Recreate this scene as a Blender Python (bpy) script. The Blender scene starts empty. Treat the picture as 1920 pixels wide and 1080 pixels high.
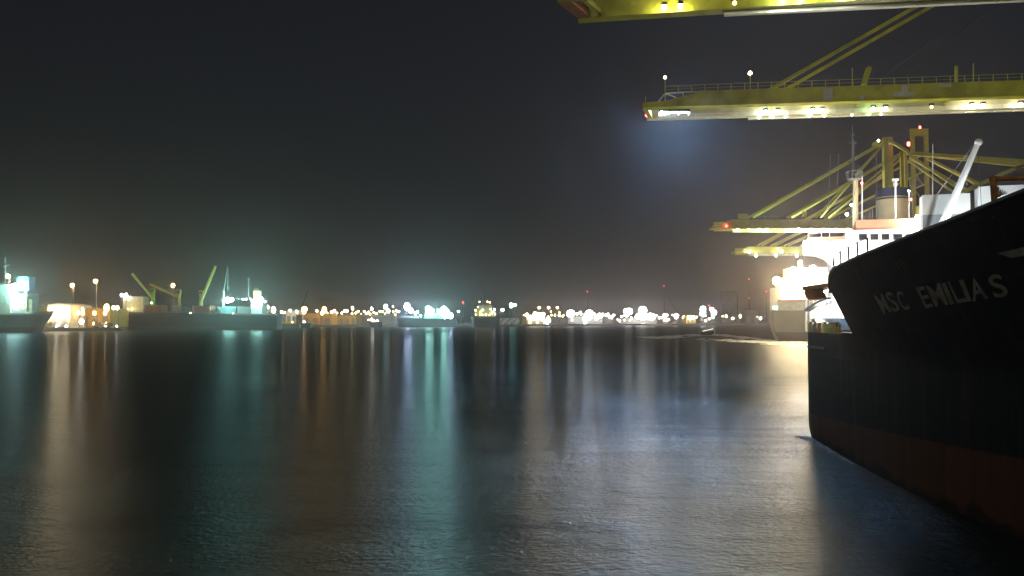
import bpy, math, random
from mathutils import Vector, Matrix
random.seed(7)
C = bpy.context.scene
COL = C.collection
PI = math.pi

# ------------------------------------------------------------------ camera
H = 8.0
F = 1920 * 28 / 36
P = math.atan(60 / F)
cam_d = bpy.data.cameras.new('camera'); cam_d.lens = 28; cam_d.sensor_width = 36
cam_d.clip_start = 0.3; cam_d.clip_end = 12000
cam = bpy.data.objects.new('camera', cam_d); COL.objects.link(cam)
cam.location = (0, 0, H); cam.rotation_euler = (PI / 2 + P, 0, 0)
C.camera = cam
CAMP = Vector((0, 0, H))

def ray(px, py):
    u = (px - 960) / F; v = (540 - py) / F
    return Vector((u, math.cos(P) - v * math.sin(P), math.sin(P) + v * math.cos(P)))
def W(px, py, d):                       # point at forward distance d
    r = ray(px, py); return CAMP + r * (d / r.y)
def WZ(px, py, z):                      # point at height z
    r = ray(px, py); return CAMP + r * ((z - H) / r.z)
def WPL(px, py, o, n):                  # point on a plane
    r = ray(px, py); return CAMP + r * ((o - CAMP).dot(n) / r.dot(n))
def PX(px, d): return W(px, 600, d).x
def PZ(py, d): return W(960, py, d).z

# ------------------------------------------------------------------ mesh builder
class MB:
    def __init__(s): s.v = []; s.f = []; s.smooth = []
    def add(s, vs, fs, smooth=False):
        b = len(s.v); s.v += [tuple(v) for v in vs]
        s.f += [tuple(b + i for i in f) for f in fs]; s.smooth += [smooth] * len(fs); return s
    def box(s, x0, x1, y0, y1, z0, z1):
        vs = [(x, y, z) for z in (z0, z1) for y in (y0, y1) for x in (x0, x1)]
        return s.add(vs, [(0, 2, 3, 1), (4, 5, 7, 6), (0, 1, 5, 4), (2, 6, 7, 3), (0, 4, 6, 2), (1, 3, 7, 5)])
    def bar(s, a, b, w, h=None, up=(0, 0, 1)):
        a = Vector(a); b = Vector(b); h = h or w
        d = (b - a).normalized(); u = Vector(up)
        if abs(d.dot(u)) > .98: u = Vector((0, 1, 0))
        r = d.cross(u).normalized() * (w / 2); u = r.cross(d).normalized() * (h / 2)
        vs = [p + i * r + j * u for p in (a, b) for j in (-1, 1) for i in (-1, 1)]
        return s.add(vs, [(0, 2, 3, 1), (4, 5, 7, 6), (0, 1, 5, 4), (2, 6, 7, 3), (0, 4, 6, 2), (1, 3, 7, 5)])
    def tube(s, a, b, r0, r1=None, n=8, cap=True):
        a = Vector(a); b = Vector(b); r1 = r0 if r1 is None else r1
        d = (b - a).normalized(); u = Vector((0, 0, 1))
        if abs(d.dot(u)) > .98: u = Vector((0, 1, 0))
        e = d.cross(u).normalized(); g = e.cross(d)
        vs = []
        for p, r in ((a, r0), (b, r1)):
            for k in range(n):
                t = 2 * PI * k / n
                vs.append(p + e * (r * math.cos(t)) + g * (r * math.sin(t)))
        s.add(vs, [(k, (k + 1) % n, n + (k + 1) % n, n + k) for k in range(n)], True)
        if cap:
            s.add(vs[:n], [tuple(range(n - 1, -1, -1))]); s.add(vs[n:], [tuple(range(n))])
        return s
    def prism(s, pts, ext):             # planar polygon pushed along ext
        n = len(pts); ext = Vector(ext)
        vs = [Vector(p) for p in pts] + [Vector(p) + ext for p in pts]
        s.add(vs, [tuple(range(n - 1, -1, -1)), tuple(range(n, 2 * n))] +
              [(k, (k + 1) % n, n + (k + 1) % n, n + k) for k in range(n)]); return s
    def ball(s, c, rx, ry=None, rz=None, n=8, m=5):
        ry = rx if ry is None else ry; rz = rx if rz is None else rz
        c = Vector(c); vs = [c + Vector((0, 0, rz))]
        for i in range(1, m):
            t = PI * i / m
            for k in range(n):
                a = 2 * PI * k / n
                vs.append(c + Vector((rx * math.sin(t) * math.cos(a), ry * math.sin(t) * math.sin(a), rz * math.cos(t))))
        vs.append(c - Vector((0, 0, rz))); fs = []
        for k in range(n): fs.append((0, 1 + k, 1 + (k + 1) % n))
        for i in range(m - 2):
            for k in range(n):
                q = 1 + i * n; fs.append((q + k, q + n + k, q + n + (k + 1) % n, q + (k + 1) % n))
        q = 1 + (m - 2) * n
        for k in range(n): fs.append((q + k, len(vs) - 1, q + (k + 1) % n))
        return s.add(vs, fs, True)
    def grid(s, rows, smooth=True):
        n = len(rows[0]); vs = [p for r in rows for p in r]
        return s.add(vs, [(i * n + j, i * n + j + 1, (i + 1) * n + j + 1, (i + 1) * n + j)
                          for i in range(len(rows) - 1) for j in range(n - 1)], smooth)
    def build(s, name, mat, parent=None, label=None):
        me = bpy.data.meshes.new(name); me.from_pydata(s.v, [], s.f); me.update()
        for p, q in zip(me.polygons, s.smooth): p.use_smooth = q
        o = bpy.data.objects.new(name, me); COL.objects.link(o)
        me.materials.append(mat)
        if parent: 
            o.parent = parent
            o.matrix_parent_inverse = parent.matrix_basis.inverted()
        if label: o['label'] = label
        return o
def tag(o, label=None, cat=None, group=None, kind=None):
    if label: o['label'] = label
    if cat: o['category'] = cat
    if group: o['group'] = group
    if kind: o['kind'] = kind
    return o
def thing(name, loc, label, cat, group=None):
    o = bpy.data.objects.new(name, None); COL.objects.link(o); o.location = loc; o.empty_display_size = 1
    return tag(o, label, cat, group)
def copy_tree(o, parent=None):
    c = o.copy(); COL.objects.link(c); c.parent = parent
    for ch in [x for x in COL.objects if x.parent is o]: copy_tree(ch, c)
    return c

# ------------------------------------------------------------------ materials
MC = {}
def mat(name, col, rough=.6, var=.25, scale=.6, metal=0, bump=0, stretch=(1, 1, 1), spec=.4):
    if name in MC: return MC[name]
    m = bpy.data.materials.new(name); m.use_nodes = True; N = m.node_tree; b = N.nodes['Principled BSDF']
    b.inputs['Roughness'].default_value = rough; b.inputs['Metallic'].default_value = metal
    b.inputs['Specular IOR Level'].default_value = spec
    tc = N.nodes.new('ShaderNodeTexCoord'); mp = N.nodes.new('ShaderNodeMapping'); mp.inputs['Scale'].default_value = stretch
    N.links.new(tc.outputs['Object'], mp.inputs['Vector'])
    nz = N.nodes.new('ShaderNodeTexNoise'); nz.inputs['Scale'].default_value = scale; nz.inputs['Detail'].default_value = 6
    N.links.new(mp.outputs[0], nz.inputs['Vector'])
    r = N.nodes.new('ShaderNodeValToRGB'); e = r.color_ramp.elements
    e[0].position = .3; e[1].position = .7
    e[0].color = tuple(c * (1 - var) for c in col) + (1,); e[1].color = tuple(min(1, c * (1 + var * .6)) for c in col) + (1,)
    N.links.new(nz.outputs['Fac'], r.inputs[0]); N.links.new(r.outputs[0], b.inputs['Base Color'])
    if bump:
        bp = N.nodes.new('ShaderNodeBump'); bp.inputs['Distance'].default_value = bump
        N.links.new(nz.outputs['Fac'], bp.inputs['Height']); N.links.new(bp.outputs[0], b.inputs['Normal'])
    MC[name] = m; return m
def emit(col, strength):
    k = ('e', col, round(strength, 3))
    if k in MC: return MC[k]
    m = bpy.data.materials.new('lamp_light'); m.use_nodes = True; N = m.node_tree; N.nodes.clear()
    o = N.nodes.new('ShaderNodeOutputMaterial'); e = N.nodes.new('ShaderNodeEmission')
    e.inputs[0].default_value = col + (1,); e.inputs[1].default_value = strength
    N.links.new(e.outputs[0], o.inputs[0]); MC[k] = m; return m
LP = {'sod': (1, .56, .17), 'warm': (1, .74, .42), 'white': (1, .93, .86), 'gold': (1, .70, .34), 'teal': (.46, 1, .90), 'blue': (.55, .70, 1),
      'red': (1, .05, .03), 'yel': (1, .78, .22), 'green': (.45, 1, .5), 'cool': (.85, .92, 1)}
POW = 1.0
def bulb(c, r, colname, I, parent=None, name='lamp_head', flat=1.0):
    return MB().ball(c, r, r, r * flat, 7, 4).build(name, emit(LP[colname], round(POW * I / (PI * r * r), 2)), parent)

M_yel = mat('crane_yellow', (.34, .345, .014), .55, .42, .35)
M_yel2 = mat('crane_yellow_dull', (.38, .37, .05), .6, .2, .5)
M_cream = mat('rail_cream', (.62, .60, .40), .5, .15, .8)
M_grey = mat('grey_steel', (.22, .23, .22), .6, .25, .7)
M_dark = mat('dark_steel', (.05, .05, .05), .6, .3, .7)
M_white = mat('white_paint', (.78, .78, .75), .45, .08, .5)
M_glass = mat('dark_glass', (.012, .014, .018), .08, .1, 1)
M_orange = mat('orange_paint', (.62, .23, .13), .5, .15, .7)
M_funnel = mat('funnel_yellow', (.66, .56, .30), .5, .12, .6)
M_navy = mat('navy_band', (.03, .04, .09), .4, .1, 1)
M_rust = mat('rusty_pipe', (.30, .12, .03), .7, .5, 5)
M_black = mat('black_paint', (.012, .012, .014), .5, .3, .6)
M_land = mat('concrete_apron', (.22, .20, .17), .9, .3, .08)
M_letter = mat('letter_paint', (.25, .22, .145), .6, .5, 2.2)
M_patch = mat('primer_grey', (.33, .33, .24), .7, .15, 2)

# ------------------------------------------------------------------ world: moonless night sky, sun lamp standing in low
w = bpy.data.worlds.new('World'); C.world = w; w.use_nodes = True
N = w.node_tree; bg = N.nodes['Background']
SUN_EL, SUN_AZ = math.radians(24), math.radians(205)     # direction the light comes from, clockwise from +y
sky = N.nodes.new('ShaderNodeTexSky'); sky.sky_type = 'NISHITA'; sky.sun_disc = False
sky.sun_elevation = SUN_EL; sky.sun_rotation = SUN_AZ; sky.dust_density = 6; sky.air_density = 1.4
hs = N.nodes.new('ShaderNodeHueSaturation'); hs.inputs['Saturation'].default_value = .75
tint = N.nodes.new('ShaderNodeMix'); tint.data_type = 'RGBA'; tint.blend_type = 'MULTIPLY'; tint.inputs['Factor'].default_value = 1; tint.inputs['B'].default_value = (1, .92, .98, 1)
N.links.new(sky.outputs[0], hs.inputs['Color']); N.links.new(hs.outputs[0], tint.inputs['A']); N.links.new(tint.outputs['Result'], bg.inputs[0])
bg.inputs[1].default_value = .0046
sd = bpy.data.lights.new('sun', 'SUN'); sd.energy = .36; sd.angle = math.radians(3); sd.color = (1, .93, .68)
so = bpy.data.objects.new('sun', sd); COL.objects.link(so)
sdir = Vector((math.sin(SUN_AZ) * math.cos(SUN_EL), math.cos(SUN_AZ) * math.cos(SUN_EL), math.sin(SUN_EL)))
so.rotation_euler = sdir.to_track_quat('Z', 'Y').to_euler(); so.location = (0, -60, 60)

# ------------------------------------------------------------------ haze
hm = bpy.data.materials.new('haze'); hm.use_nodes = True; N = hm.node_tree; N.nodes.clear()
o = N.nodes.new('ShaderNodeOutputMaterial'); pv = N.nodes.new('ShaderNodeVolumePrincipled')
pv.inputs['Color'].default_value = (.97, .93, .94, 1); pv.inputs['Density'].default_value = .0003; pv.inputs['Anisotropy'].default_value = .86
N.links.new(pv.outputs[0], o.inputs['Volume'])
hz = MB().box(-1900, 1900, -160, 3200, -1.5, 80).build('haze', hm); tag(hz, kind='stuff')

# ------------------------------------------------------------------ water
wm = bpy.data.materials.new('harbour_water'); wm.use_nodes = True; N = wm.node_tree; N.nodes.clear()
wo_ = N.nodes.new('ShaderNodeOutputMaterial'); mixs = N.nodes.new('ShaderNodeMixShader'); dif = N.nodes.new('ShaderNodeBsdfDiffuse'); glo = N.nodes.new('ShaderNodeBsdfGlossy')
dif.inputs['Color'].default_value = (.006, .014, .016, 1); glo.inputs['Color'].default_value = (.92, .98, 1, 1)
tc = N.nodes.new('ShaderNodeTexCoord')
def wave(scale, sx, sy, rot, detail):
    mp = N.nodes.new('ShaderNodeMapping'); mp.inputs['Scale'].default_value = (sx, sy, 1); mp.inputs['Rotation'].default_value = (0, 0, rot)
    N.links.new(tc.outputs['Object'], mp.inputs['Vector'])
    nz = N.nodes.new('ShaderNodeTexNoise'); nz.inputs['Scale'].default_value = scale; nz.inputs['Detail'].default_value = detail
    nz.inputs['Roughness'].default_value = .6
    N.links.new(mp.outputs[0], nz.inputs['Vector']); return nz
n1 = wave(.42, .55, 1.0, .12, 3); n2 = wave(4.8, .6, 1.0, -.1, 5); n3 = wave(.03, .35, 1.5, .1, 4); n4 = wave(.11, .3, 1.6, -.05, 3)
def mrange(src, a, b_, c, d):
    g = N.nodes.new('ShaderNodeMapRange'); g.inputs['From Min'].default_value = a; g.inputs['From Max'].default_value = b_
    g.inputs['To Min'].default_value = c; g.inputs['To Max'].default_value = d; N.links.new(src, g.inputs['Value']); return g.outputs[0]
b1 = N.nodes.new('ShaderNodeBump'); b1.inputs['Distance'].default_value = .26
b2 = N.nodes.new('ShaderNodeBump'); b2.inputs['Distance'].default_value = .19
N.links.new(n1.outputs['Fac'], b1.inputs['Height']); N.links.new(n2.outputs['Fac'], b2.inputs['Height'])
N.links.new(mrange(n3.outputs['Fac'], .3, .7, .3, 1.2), b1.inputs['Strength']); N.links.new(mrange(n4.outputs['Fac'], .32, .68, .35, 1.0), b2.inputs['Strength'])
N.links.new(b1.outputs[0], b2.inputs['Normal'])
glo.inputs['Roughness'].default_value = .17
glo2 = N.nodes.new('ShaderNodeBsdfGlossy'); glo2.inputs['Color'].default_value = (.92, .98, 1, 1); glo2.inputs['Roughness'].default_value = .32
mg = N.nodes.new('ShaderNodeMixShader'); mg.inputs[0].default_value = .27; N.links.new(glo.outputs[0], mg.inputs[1]); N.links.new(glo2.outputs[0], mg.inputs[2])
# churned water across the harbour mouth, where the tugs and the pilot boat work
spw = N.nodes.new('ShaderNodeSeparateXYZ'); N.links.new(tc.outputs['Object'], spw.inputs[0])
cy = mrange(spw.outputs['Y'], 90, 260, 0, 1); cx = mrange(spw.outputs['X'], -60, 25, 0, 1)
cm = N.nodes.new('ShaderNodeMath'); cm.operation = 'MULTIPLY'; N.links.new(cy, cm.inputs[0]); N.links.new(cx, cm.inputs[1])
N.links.new(mrange(cm.outputs[0], 0, 1, .085, .22), glo.inputs['Roughness']); N.links.new(mrange(cm.outputs[0], 0, 1, .277, .34), glo2.inputs['Roughness'])
glo.distribution = 'BECKMANN'; glo2.distribution = 'BECKMANN'
fre = N.nodes.new('ShaderNodeFresnel'); fre.inputs['IOR'].default_value = 1.33
for q_ in (fre, dif, glo, glo2): N.links.new(b2.outputs[0], q_.inputs['Normal'])
# a rough sea never mirrors fully at a grazing view: the reflectance levels off
lim = N.nodes.new('ShaderNodeMath'); lim.operation = 'MINIMUM'; N.links.new(fre.outputs[0], lim.inputs[0])
# reflectance raised in these zones, so stronger lamp reflections are painted in by place
def mnode(op, a, b_):
    m_ = N.nodes.new('ShaderNodeMath'); m_.operation = op
    for k_, v_ in enumerate((a, b_)):
        if isinstance(v_, (int, float)): m_.inputs[k_].default_value = v_
        else: N.links.new(v_, m_.inputs[k_])
    return m_.outputs[0]
wob_ = mnode('MULTIPLY', mnode('SUBTRACT', n4.outputs['Fac'], .5), 26)
yy_ = mnode('ADD', spw.outputs['Y'], wob_)
refl_boost1 = mnode('MULTIPLY', mrange(yy_, 46, 62, 1, 0), mrange(mnode('ADD', spw.outputs['X'], mnode('MULTIPLY', wob_, .25)), -1, 6, 0, 1))
refl_boost2 = mrange(mnode('SUBTRACT', spw.outputs['X'], mnode('MULTIPLY', spw.outputs['Y'], .30)), -2, 3, 0, .8)
N.links.new(mnode('ADD', mnode('MULTIPLY', mnode('MAXIMUM', refl_boost1, refl_boost2), .13), .085), lim.inputs[1])
N.links.new(lim.outputs[0], mixs.inputs[0]); N.links.new(dif.outputs[0], mixs.inputs[1]); N.links.new(mg.outputs[0], mixs.inputs[2]); N.links.new(mixs.outputs[0], wo_.inputs[0])
wt = MB().add([(-1880, -150, 0), (1880, -150, 0), (1880, 3180, 0), (-1880, 3180, 0)], [(0, 1, 2, 3)]).build('water', wm)
tag(wt, kind='structure')

# ------------------------------------------------------------------ land: far shore and the crane quay
def slab(name, pts, z0, z1, m):
    ob = MB().prism([(x, y, z0) for x, y in pts], (0, 0, z1 - z0)).build(name, m); tag(ob, kind='structure'); return ob
LZ = 2.4
XA = PX(221, 560)
slab('far_shore', [(-1500, 565), (XA, 565), (PX(206, 700), 700), (PX(515, 700), 700), (PX(560, 900), 900), (PX(900, 1000), 1000),
                   (PX(1200, 1180), 1180), (PX(1450, 1250), 1250), (900, 1300), (900, 2600), (-1500, 2600)], -1, LZ, M_land)
QO = Vector((67, 105, 0)); QD = Vector((.32, .9474, 0)).normalized(); QN = Vector((QD.y, -QD.x, 0))
def q(s, t): p = QO + QD * s + QN * t; return (p.x, p.y)
slab('crane_quay', [q(-160, 0), q(420, 0), q(420, 160), q(-160, 160)], -1, 3.2, M_land)

# ------------------------------------------------------------------ near ship
SX, SC = 18.5, 31.0
def xb(y):
    if y <= 37: 
        if y > -12: return SX
        t = min(1, (-12 - y) / 34); return SX + (SC - .3 - SX) * t ** 2
    return SX + 1.75 * ((y - 37) / 17.8) ** 1.25
ZK = 6.2
def hx(y, z):
    x = xb(y)
    if z > ZK: x -= .5 * (z - ZK) * (1 if y > -12 else max(.2, 1 - (-12 - y) / 50)) * (1 if y < 43.3 else max(0, 1 - (y - 43.3) / 5))
    if z < 1.2 and y > 40: x += .12 * (1.2 - z) ** 2 * (y - 40) / 14
    return x
def ztop(y): return 10.45 + (43.2 - y) * .078 - (.95 * ((y - 40.6) / 2.6) ** 2 if y > 40.6 else 0)
ZM = 7.28
hull_m = bpy.data.materials.new('black_hull'); hull_m.use_nodes = True; N = hull_m.node_tree; b = N.nodes['Principled BSDF']
tc = N.nodes.new('ShaderNodeTexCoord'); sp = N.nodes.new('ShaderNodeSeparateXYZ'); N.links.new(tc.outputs['Object'], sp.inputs[0])
ml = N.nodes.new('ShaderNodeMath'); ml.operation = 'MULTIPLY_ADD'; ml.inputs[1].default_value = .05; N.links.new(sp.outputs['Y'], ml.inputs[0]); N.links.new(sp.outputs['Z'], ml.inputs[2])
nb = N.nodes.new('ShaderNodeTexNoise'); nb.inputs['Scale'].default_value = .9; nb.inputs['Detail'].default_value = 8
N.links.new(tc.outputs['Object'], nb.inputs['Vector'])
wob = N.nodes.new('ShaderNodeMath'); wob.operation = 'MULTIPLY_ADD'; wob.inputs[1].default_value = .12
N.links.new(nb.outputs['Fac'], wob.inputs[0]); N.links.new(ml.outputs[0], wob.inputs[2])
ed = N.nodes.new('ShaderNodeMapRange'); ed.inputs['From Min'].default_value = 4.42; ed.inputs['From Max'].default_value = 4.52
N.links.new(wob.outputs[0], ed.inputs['Value'])
mp = N.nodes.new('ShaderNodeMapping'); mp.inputs['Scale'].default_value = (1.4, 1.4, .12); mp.inputs['Rotation'].default_value = (.35, 0, 0); N.links.new(tc.outputs['Object'], mp.inputs[0])
ns = N.nodes.new('ShaderNodeTexNoise'); ns.inputs['Scale'].default_value = 1.2; ns.inputs['Detail'].default_value = 7; N.links.new(mp.outputs[0], ns.inputs['Vector'])
rk = N.nodes.new('ShaderNodeValToRGB'); rk.color_ramp.elements[0].position = .5; rk.color_ramp.elements[1].position = .74
rk.color_ramp.elements[0].color = (.006, .0052, .009, 1); rk.color_ramp.elements[1].color = (.026, .021, .021, 1); N.links.new(ns.outputs['Fac'], rk.inputs[0])
rr = N.nodes.new('ShaderNodeValToRGB'); rr.color_ramp.elements[0].position = .35; rr.color_ramp.elements[1].position = .7
rr.color_ramp.elements[0].color = (.055, .021, .012, 1); rr.color_ramp.elements[1].color = (.08, .031, .017, 1); N.links.new(ns.outputs['Fac'], rr.inputs[0])
al = N.nodes.new('ShaderNodeMapRange'); al.inputs['From Min'].default_value = .45; al.inputs['From Max'].default_value = .75
wz = N.nodes.new('ShaderNodeMath'); wz.operation = 'MULTIPLY_ADD'; wz.inputs[1].default_value = -1.5; N.links.new(nb.outputs['Fac'], wz.inputs[0]); 
wz2 = N.nodes.new('ShaderNodeMath'); wz2.operation = 'ADD'; wz2.inputs[1].default_value = .95; N.links.new(sp.outputs['Z'], wz2.inputs[0]); N.links.new(wz2.outputs[0], wz.inputs[2]); N.links.new(wz.outputs[0], al.inputs['Value'])
mxa = N.nodes.new('ShaderNodeMix'); mxa.data_type = 'RGBA'; mxa.inputs['A'].default_value = (.018, .011, .009, 1); N.links.new(rr.outputs[0], mxa.inputs['B']); N.links.new(al.outputs[0], mxa.inputs['Factor'])
mx = N.nodes.new('ShaderNodeMix'); mx.data_type = 'RGBA'; N.links.new(ed.outputs[0], mx.inputs['Factor'])
N.links.new(mxa.outputs['Result'], mx.inputs['A']); N.links.new(rk.outputs[0], mx.inputs['B']); N.links.new(mx.outputs['Result'], b.inputs['Base Color'])
b.inputs['Roughness'].default_value = .6; b.inputs['Specular IOR Level'].default_value = .04
bp = N.nodes.new('ShaderNodeBump'); bp.inputs['Distance'].default_value = .05; bp.inputs['Strength'].default_value = .6
nl = N.nodes.new('ShaderNodeTexNoise'); nl.inputs['Scale'].default_value = .45; nl.inputs['Detail'].default_value = 2; N.links.new(tc.outputs['Object'], nl.inputs['Vector'])
sw = N.nodes.new('ShaderNodeMapping'); sw.inputs['Rotation'].default_value = (0, PI / 2, PI / 2)
cb = N.nodes.new('ShaderNodeCombineXYZ'); N.links.new(sp.outputs['Y'], cb.inputs[0]); N.links.new(sp.outputs['Z'], cb.inputs[1])
bk_ = N.nodes.new('ShaderNodeTexBrick'); bk_.inputs['Scale'].default_value = 1; bk_.inputs['Brick Width'].default_value = 6.5; bk_.inputs['Row Height'].default_value = 1.9; bk_.inputs['Mortar Size'].default_value = .03
bk_.inputs['Mortar Smooth'].default_value = .3; N.links.new(cb.outputs[0], bk_.inputs['Vector'])
ad = N.nodes.new('ShaderNodeMath'); ad.operation = 'MULTIPLY_ADD'; ad.inputs[1].default_value = .35; N.links.new(bk_.outputs['Fac'], ad.inputs[0]); N.links.new(nl.outputs['Fac'], ad.inputs[2])
N.links.new(ad.outputs[0], bp.inputs['Height']); N.links.new(bp.outputs[0], b.inputs['Normal'])

E = thing('cargo_ship', (SC, 10, 0), 'black hulled cargo ship with its name in cream letters and a rust red waterline band', 'ship', 'ships in the harbour')
mb = MB()
ys = [-46, -40, -34, -28, -22, -16, -12, -6, 0, 6, 12, 18, 24, 30, 34, 37, 39, 40.6, 41.4, 42.0, 42.5, 42.9, 43.2]
zs_lo = [-1.2, -.4, .2, .8, 1.4, 2.2, 3, 4, 5, 5.7, ZK]
def cols(y, side):
    r = []
    zt = ztop(y)
    for z in zs_lo + [ZK + (zt - ZK) * k / 5 for k in range(1, 6)]:
        x = hx(y, z); r.append((x if side < 0 else 2 * SC - x, y, z))
    return r
for s in (-1, 1):
    mb.grid([cols(y, s) for y in ys])
    # aft part, cut down to the mooring deck
    rows = []
    for y in [43.2, 45, 47, 49, 51, 52.5, 53.8, 54.6]:
        rows.append([(hx(y, z) if s < 0 else 2 * SC - hx(y, z), y, z) for z in zs_lo[:-1] + [ZK, 6.7, ZM]])
    for dx, yy in ((.25, 55.0), (.8, 55.5), (2, 56.1), (5, 56.8), (8, 57.1), (SC - 20.25, 57.2)):
        rows.append([((20.25 + dx + (hx(54.6, z) - hx(54.6, 3)) * .6) if s < 0 else 2 * SC - (20.25 + dx), yy, z) for z in zs_lo[:-1] + [ZK, 6.7, ZM]])
    mb.grid(rows)
# break bulkhead at the step in the deck
yb = 43.2
L = [(hx(yb, z), yb, z) for z in (ZM, 8, 9, 10, ztop(yb))]
mb.add(L + [(2 * SC - x, y, z) for x, y, z in reversed(L)], [tuple(range(10))])
hull = mb.build('hull', hull_m, E)
mb = MB(); rows = []
for y in ys: x = hx(y, ztop(y)); rows.append([(x + .02, y, ztop(y) - .06), (2 * SC - x - .02, y, ztop(y) - .06)])
mb.grid(rows, False).build('main_deck', M_dark, E)
mb = MB(); rows = []
for y in [43.25, 46, 49, 52, 54]: x = hx(y, ZK); rows.append([(x + .02, y, ZM - .08), (2 * SC - x - .02, y, ZM - .08)])
mb.grid(rows, False).build('mooring_deck', mat('deck_green', (.10, .12, .08), .7), E)
# bulwark cap along the sheer
mb = MB()
for a, c in zip(ys[:-1], ys[1:]):
    mb.bar((hx(a, ztop(a)), a, ztop(a)), (hx(c, ztop(c)), c, ztop(c)), .22, .1)
mb.build('bulwark_cap', M_black, E)
# rubbing strake
mb = MB()
for a, c in zip([50.2, 51.4], [51.3, 54.4]):
    mb.bar((hx(a, ZK) - .03, a, ZK), (hx(c, ZK) - .03, c, ZK), .12, .14)
mb.build('rubbing_strake', mat('strake', (.03, .022, .018), .6, .4, 3), E)
# poop band over the open mooring deck; brown mostly stands in for lens glare
band_m = mat('glare_brown_bulwark', (.42, .19, .075), .6, .35, 2)
def EP(px, py, d): return W(px, py, d)
pts = [(1546, 548), (1540, 537), (1528, 538), (1514, 541), (1508, 546), (1510, 558), (1516, 562), (1540, 561), (1550, 557)]
mb = MB().prism([EP(x, y, 45.5) for x, y in pts], (.9, 2.2, 0)).build('poop_bulwark', band_m, E)
pp = [EP(1508, 546, 45.4), EP(1560, 515, 43.4)]
mb = MB().prism([(17.0, 43.2, 9.75), (17.3, 47.4, 9.75), (19, 48.5, 9.75), (2 * SC - 18, 48.5, 9.75), (2 * SC - 17, 43.2, 9.75)], (0, 0, .25)).build('poop_deck', band_m, E)
# corner of the flared shell between break and bulwark
cr = [EP(1546, 546, 43.15), EP(1552, 528, 43.15), EP(1562, 512, 43.1), EP(1572, 500, 43.0), EP(1600, 520, 43.15), EP(1580, 600, 43.15)]
# stern pillar, stair, rails
a = EP(1511, 560, 53.4); c = EP(1511, 622, 53.4)
mb = MB().tube(a, (a.x, a.y, ZM - .05), .09, .09, 8); mb.bar((a.x + .3, a.y + .2, a.z), (a.x + .3, a.y + .2, ZM - .05), .1)
mb.build('corner_post', M_white, E)
a = EP(1513, 582, 51); c = EP(1551, 560, 46)
MB().bar(a, c, .4, .14).build('stair', M_white, E)
bulb(EP(1555, 575, 47.5), .09, 'white', 26, E, 'deck_lamp'); bulb(EP(1535, 572, 50.5), .09, 'white', 22, E, 'deck_lamp')
mb = MB()
a0 = EP(1514, 604, 52); a1 = EP(1572, 604, 44.5)
for k in range(9):
    p = a0.lerp(a1, k / 8); mb.bar((p.x, p.y, ZM - .05), (p.x, p.y, p.z), .05)
mb.bar(a0, a1, .06); mb.bar(a0 - Vector((0, 0, .3)), a1 - Vector((0, 0, .3)), .04)
mb.build('deck_rail', mat('rail_yellow', (.6, .48, .06), .5), E)
for k, (px, colr) in enumerate(((1523, (.5, .42, .06)), (1532, (.20, .22, .22)), (1541, (.55, .10, .03)), (1550, (.5, .42, .1)), (1559, (.20, .42, .12)), (1568, (.5, .40, .08)))):
    p = EP(px, 618, 51 - k * 1.1)
    wn = MB().box(p.x - .14, p.x + .14, p.y - .35, p.y + .35, ZM - .06, ZM + .16)
    wn.box(p.x - .15, p.x - .11, p.y - .3, p.y + .3, ZM + .16, ZM + .5); wn.box(p.x + .11, p.x + .15, p.y - .3, p.y + .3, ZM + .16, ZM + .5)
    wo = wn.build('mooring_winch', mat('winch%d' % k, colr, .5), E)
    MB().tube((p.x - .105, p.y, ZM + .42), (p.x + .105, p.y, ZM + .42), .2, .2, 10).build('drum', M_orange if k == 1 else M_grey, wo)
# rail at the deck edge near the break
mb = MB(); prev = None
for y in (42.6, 41.3, 40.0, 38.7, 37.4, 36.2):
    z = ztop(y); x = hx(y, z) + .1
    mb.bar((x, y, z), (x, y, z + .75), .06); 
    if prev: mb.bar(prev, (x, y, z + .75), .035); mb.bar(Vector(prev) - Vector((0, 0, .35)), (x, y, z + .4), .025)
    prev = (x, y, z + .75)
mb.build('edge_rail', M_black, E)
MB().ball((hx(42.8, ztop(42.8)) + .35, 42.8, ztop(42.8) + .25), .25, .25, .35).build('roller_fairlead', M_rust, E)
# rusty pipe frame
pb = EP(1866, 378, 26.2); pt = EP(1862, 336, 26.2)
mb = MB().tube((pb.x, pb.y, pb.z - .5), pt, .10, .10, 10)
mb.tube(pt - Vector((.06, 0, 0)), pt + Vector((2.6, -.5, .04)), .085, .085, 10); mb.ball(pt, .13)
mb.tube((pt.x + 2.6, pt.y - .5, pt.z + .04), (pt.x + 2.6, pt.y - .5, pb.z), .1, .1, 10)
pf = mb.build('pipe_frame', M_rust, E)
vv = EP(1872, 364, 26.1)
MB().ball(vv, .10).tube(vv, vv + Vector((0, 0, .25)), .03).build('valve', mat('brass', (.5, .26, .06), .35, .2, 5, .6), pf)
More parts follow.
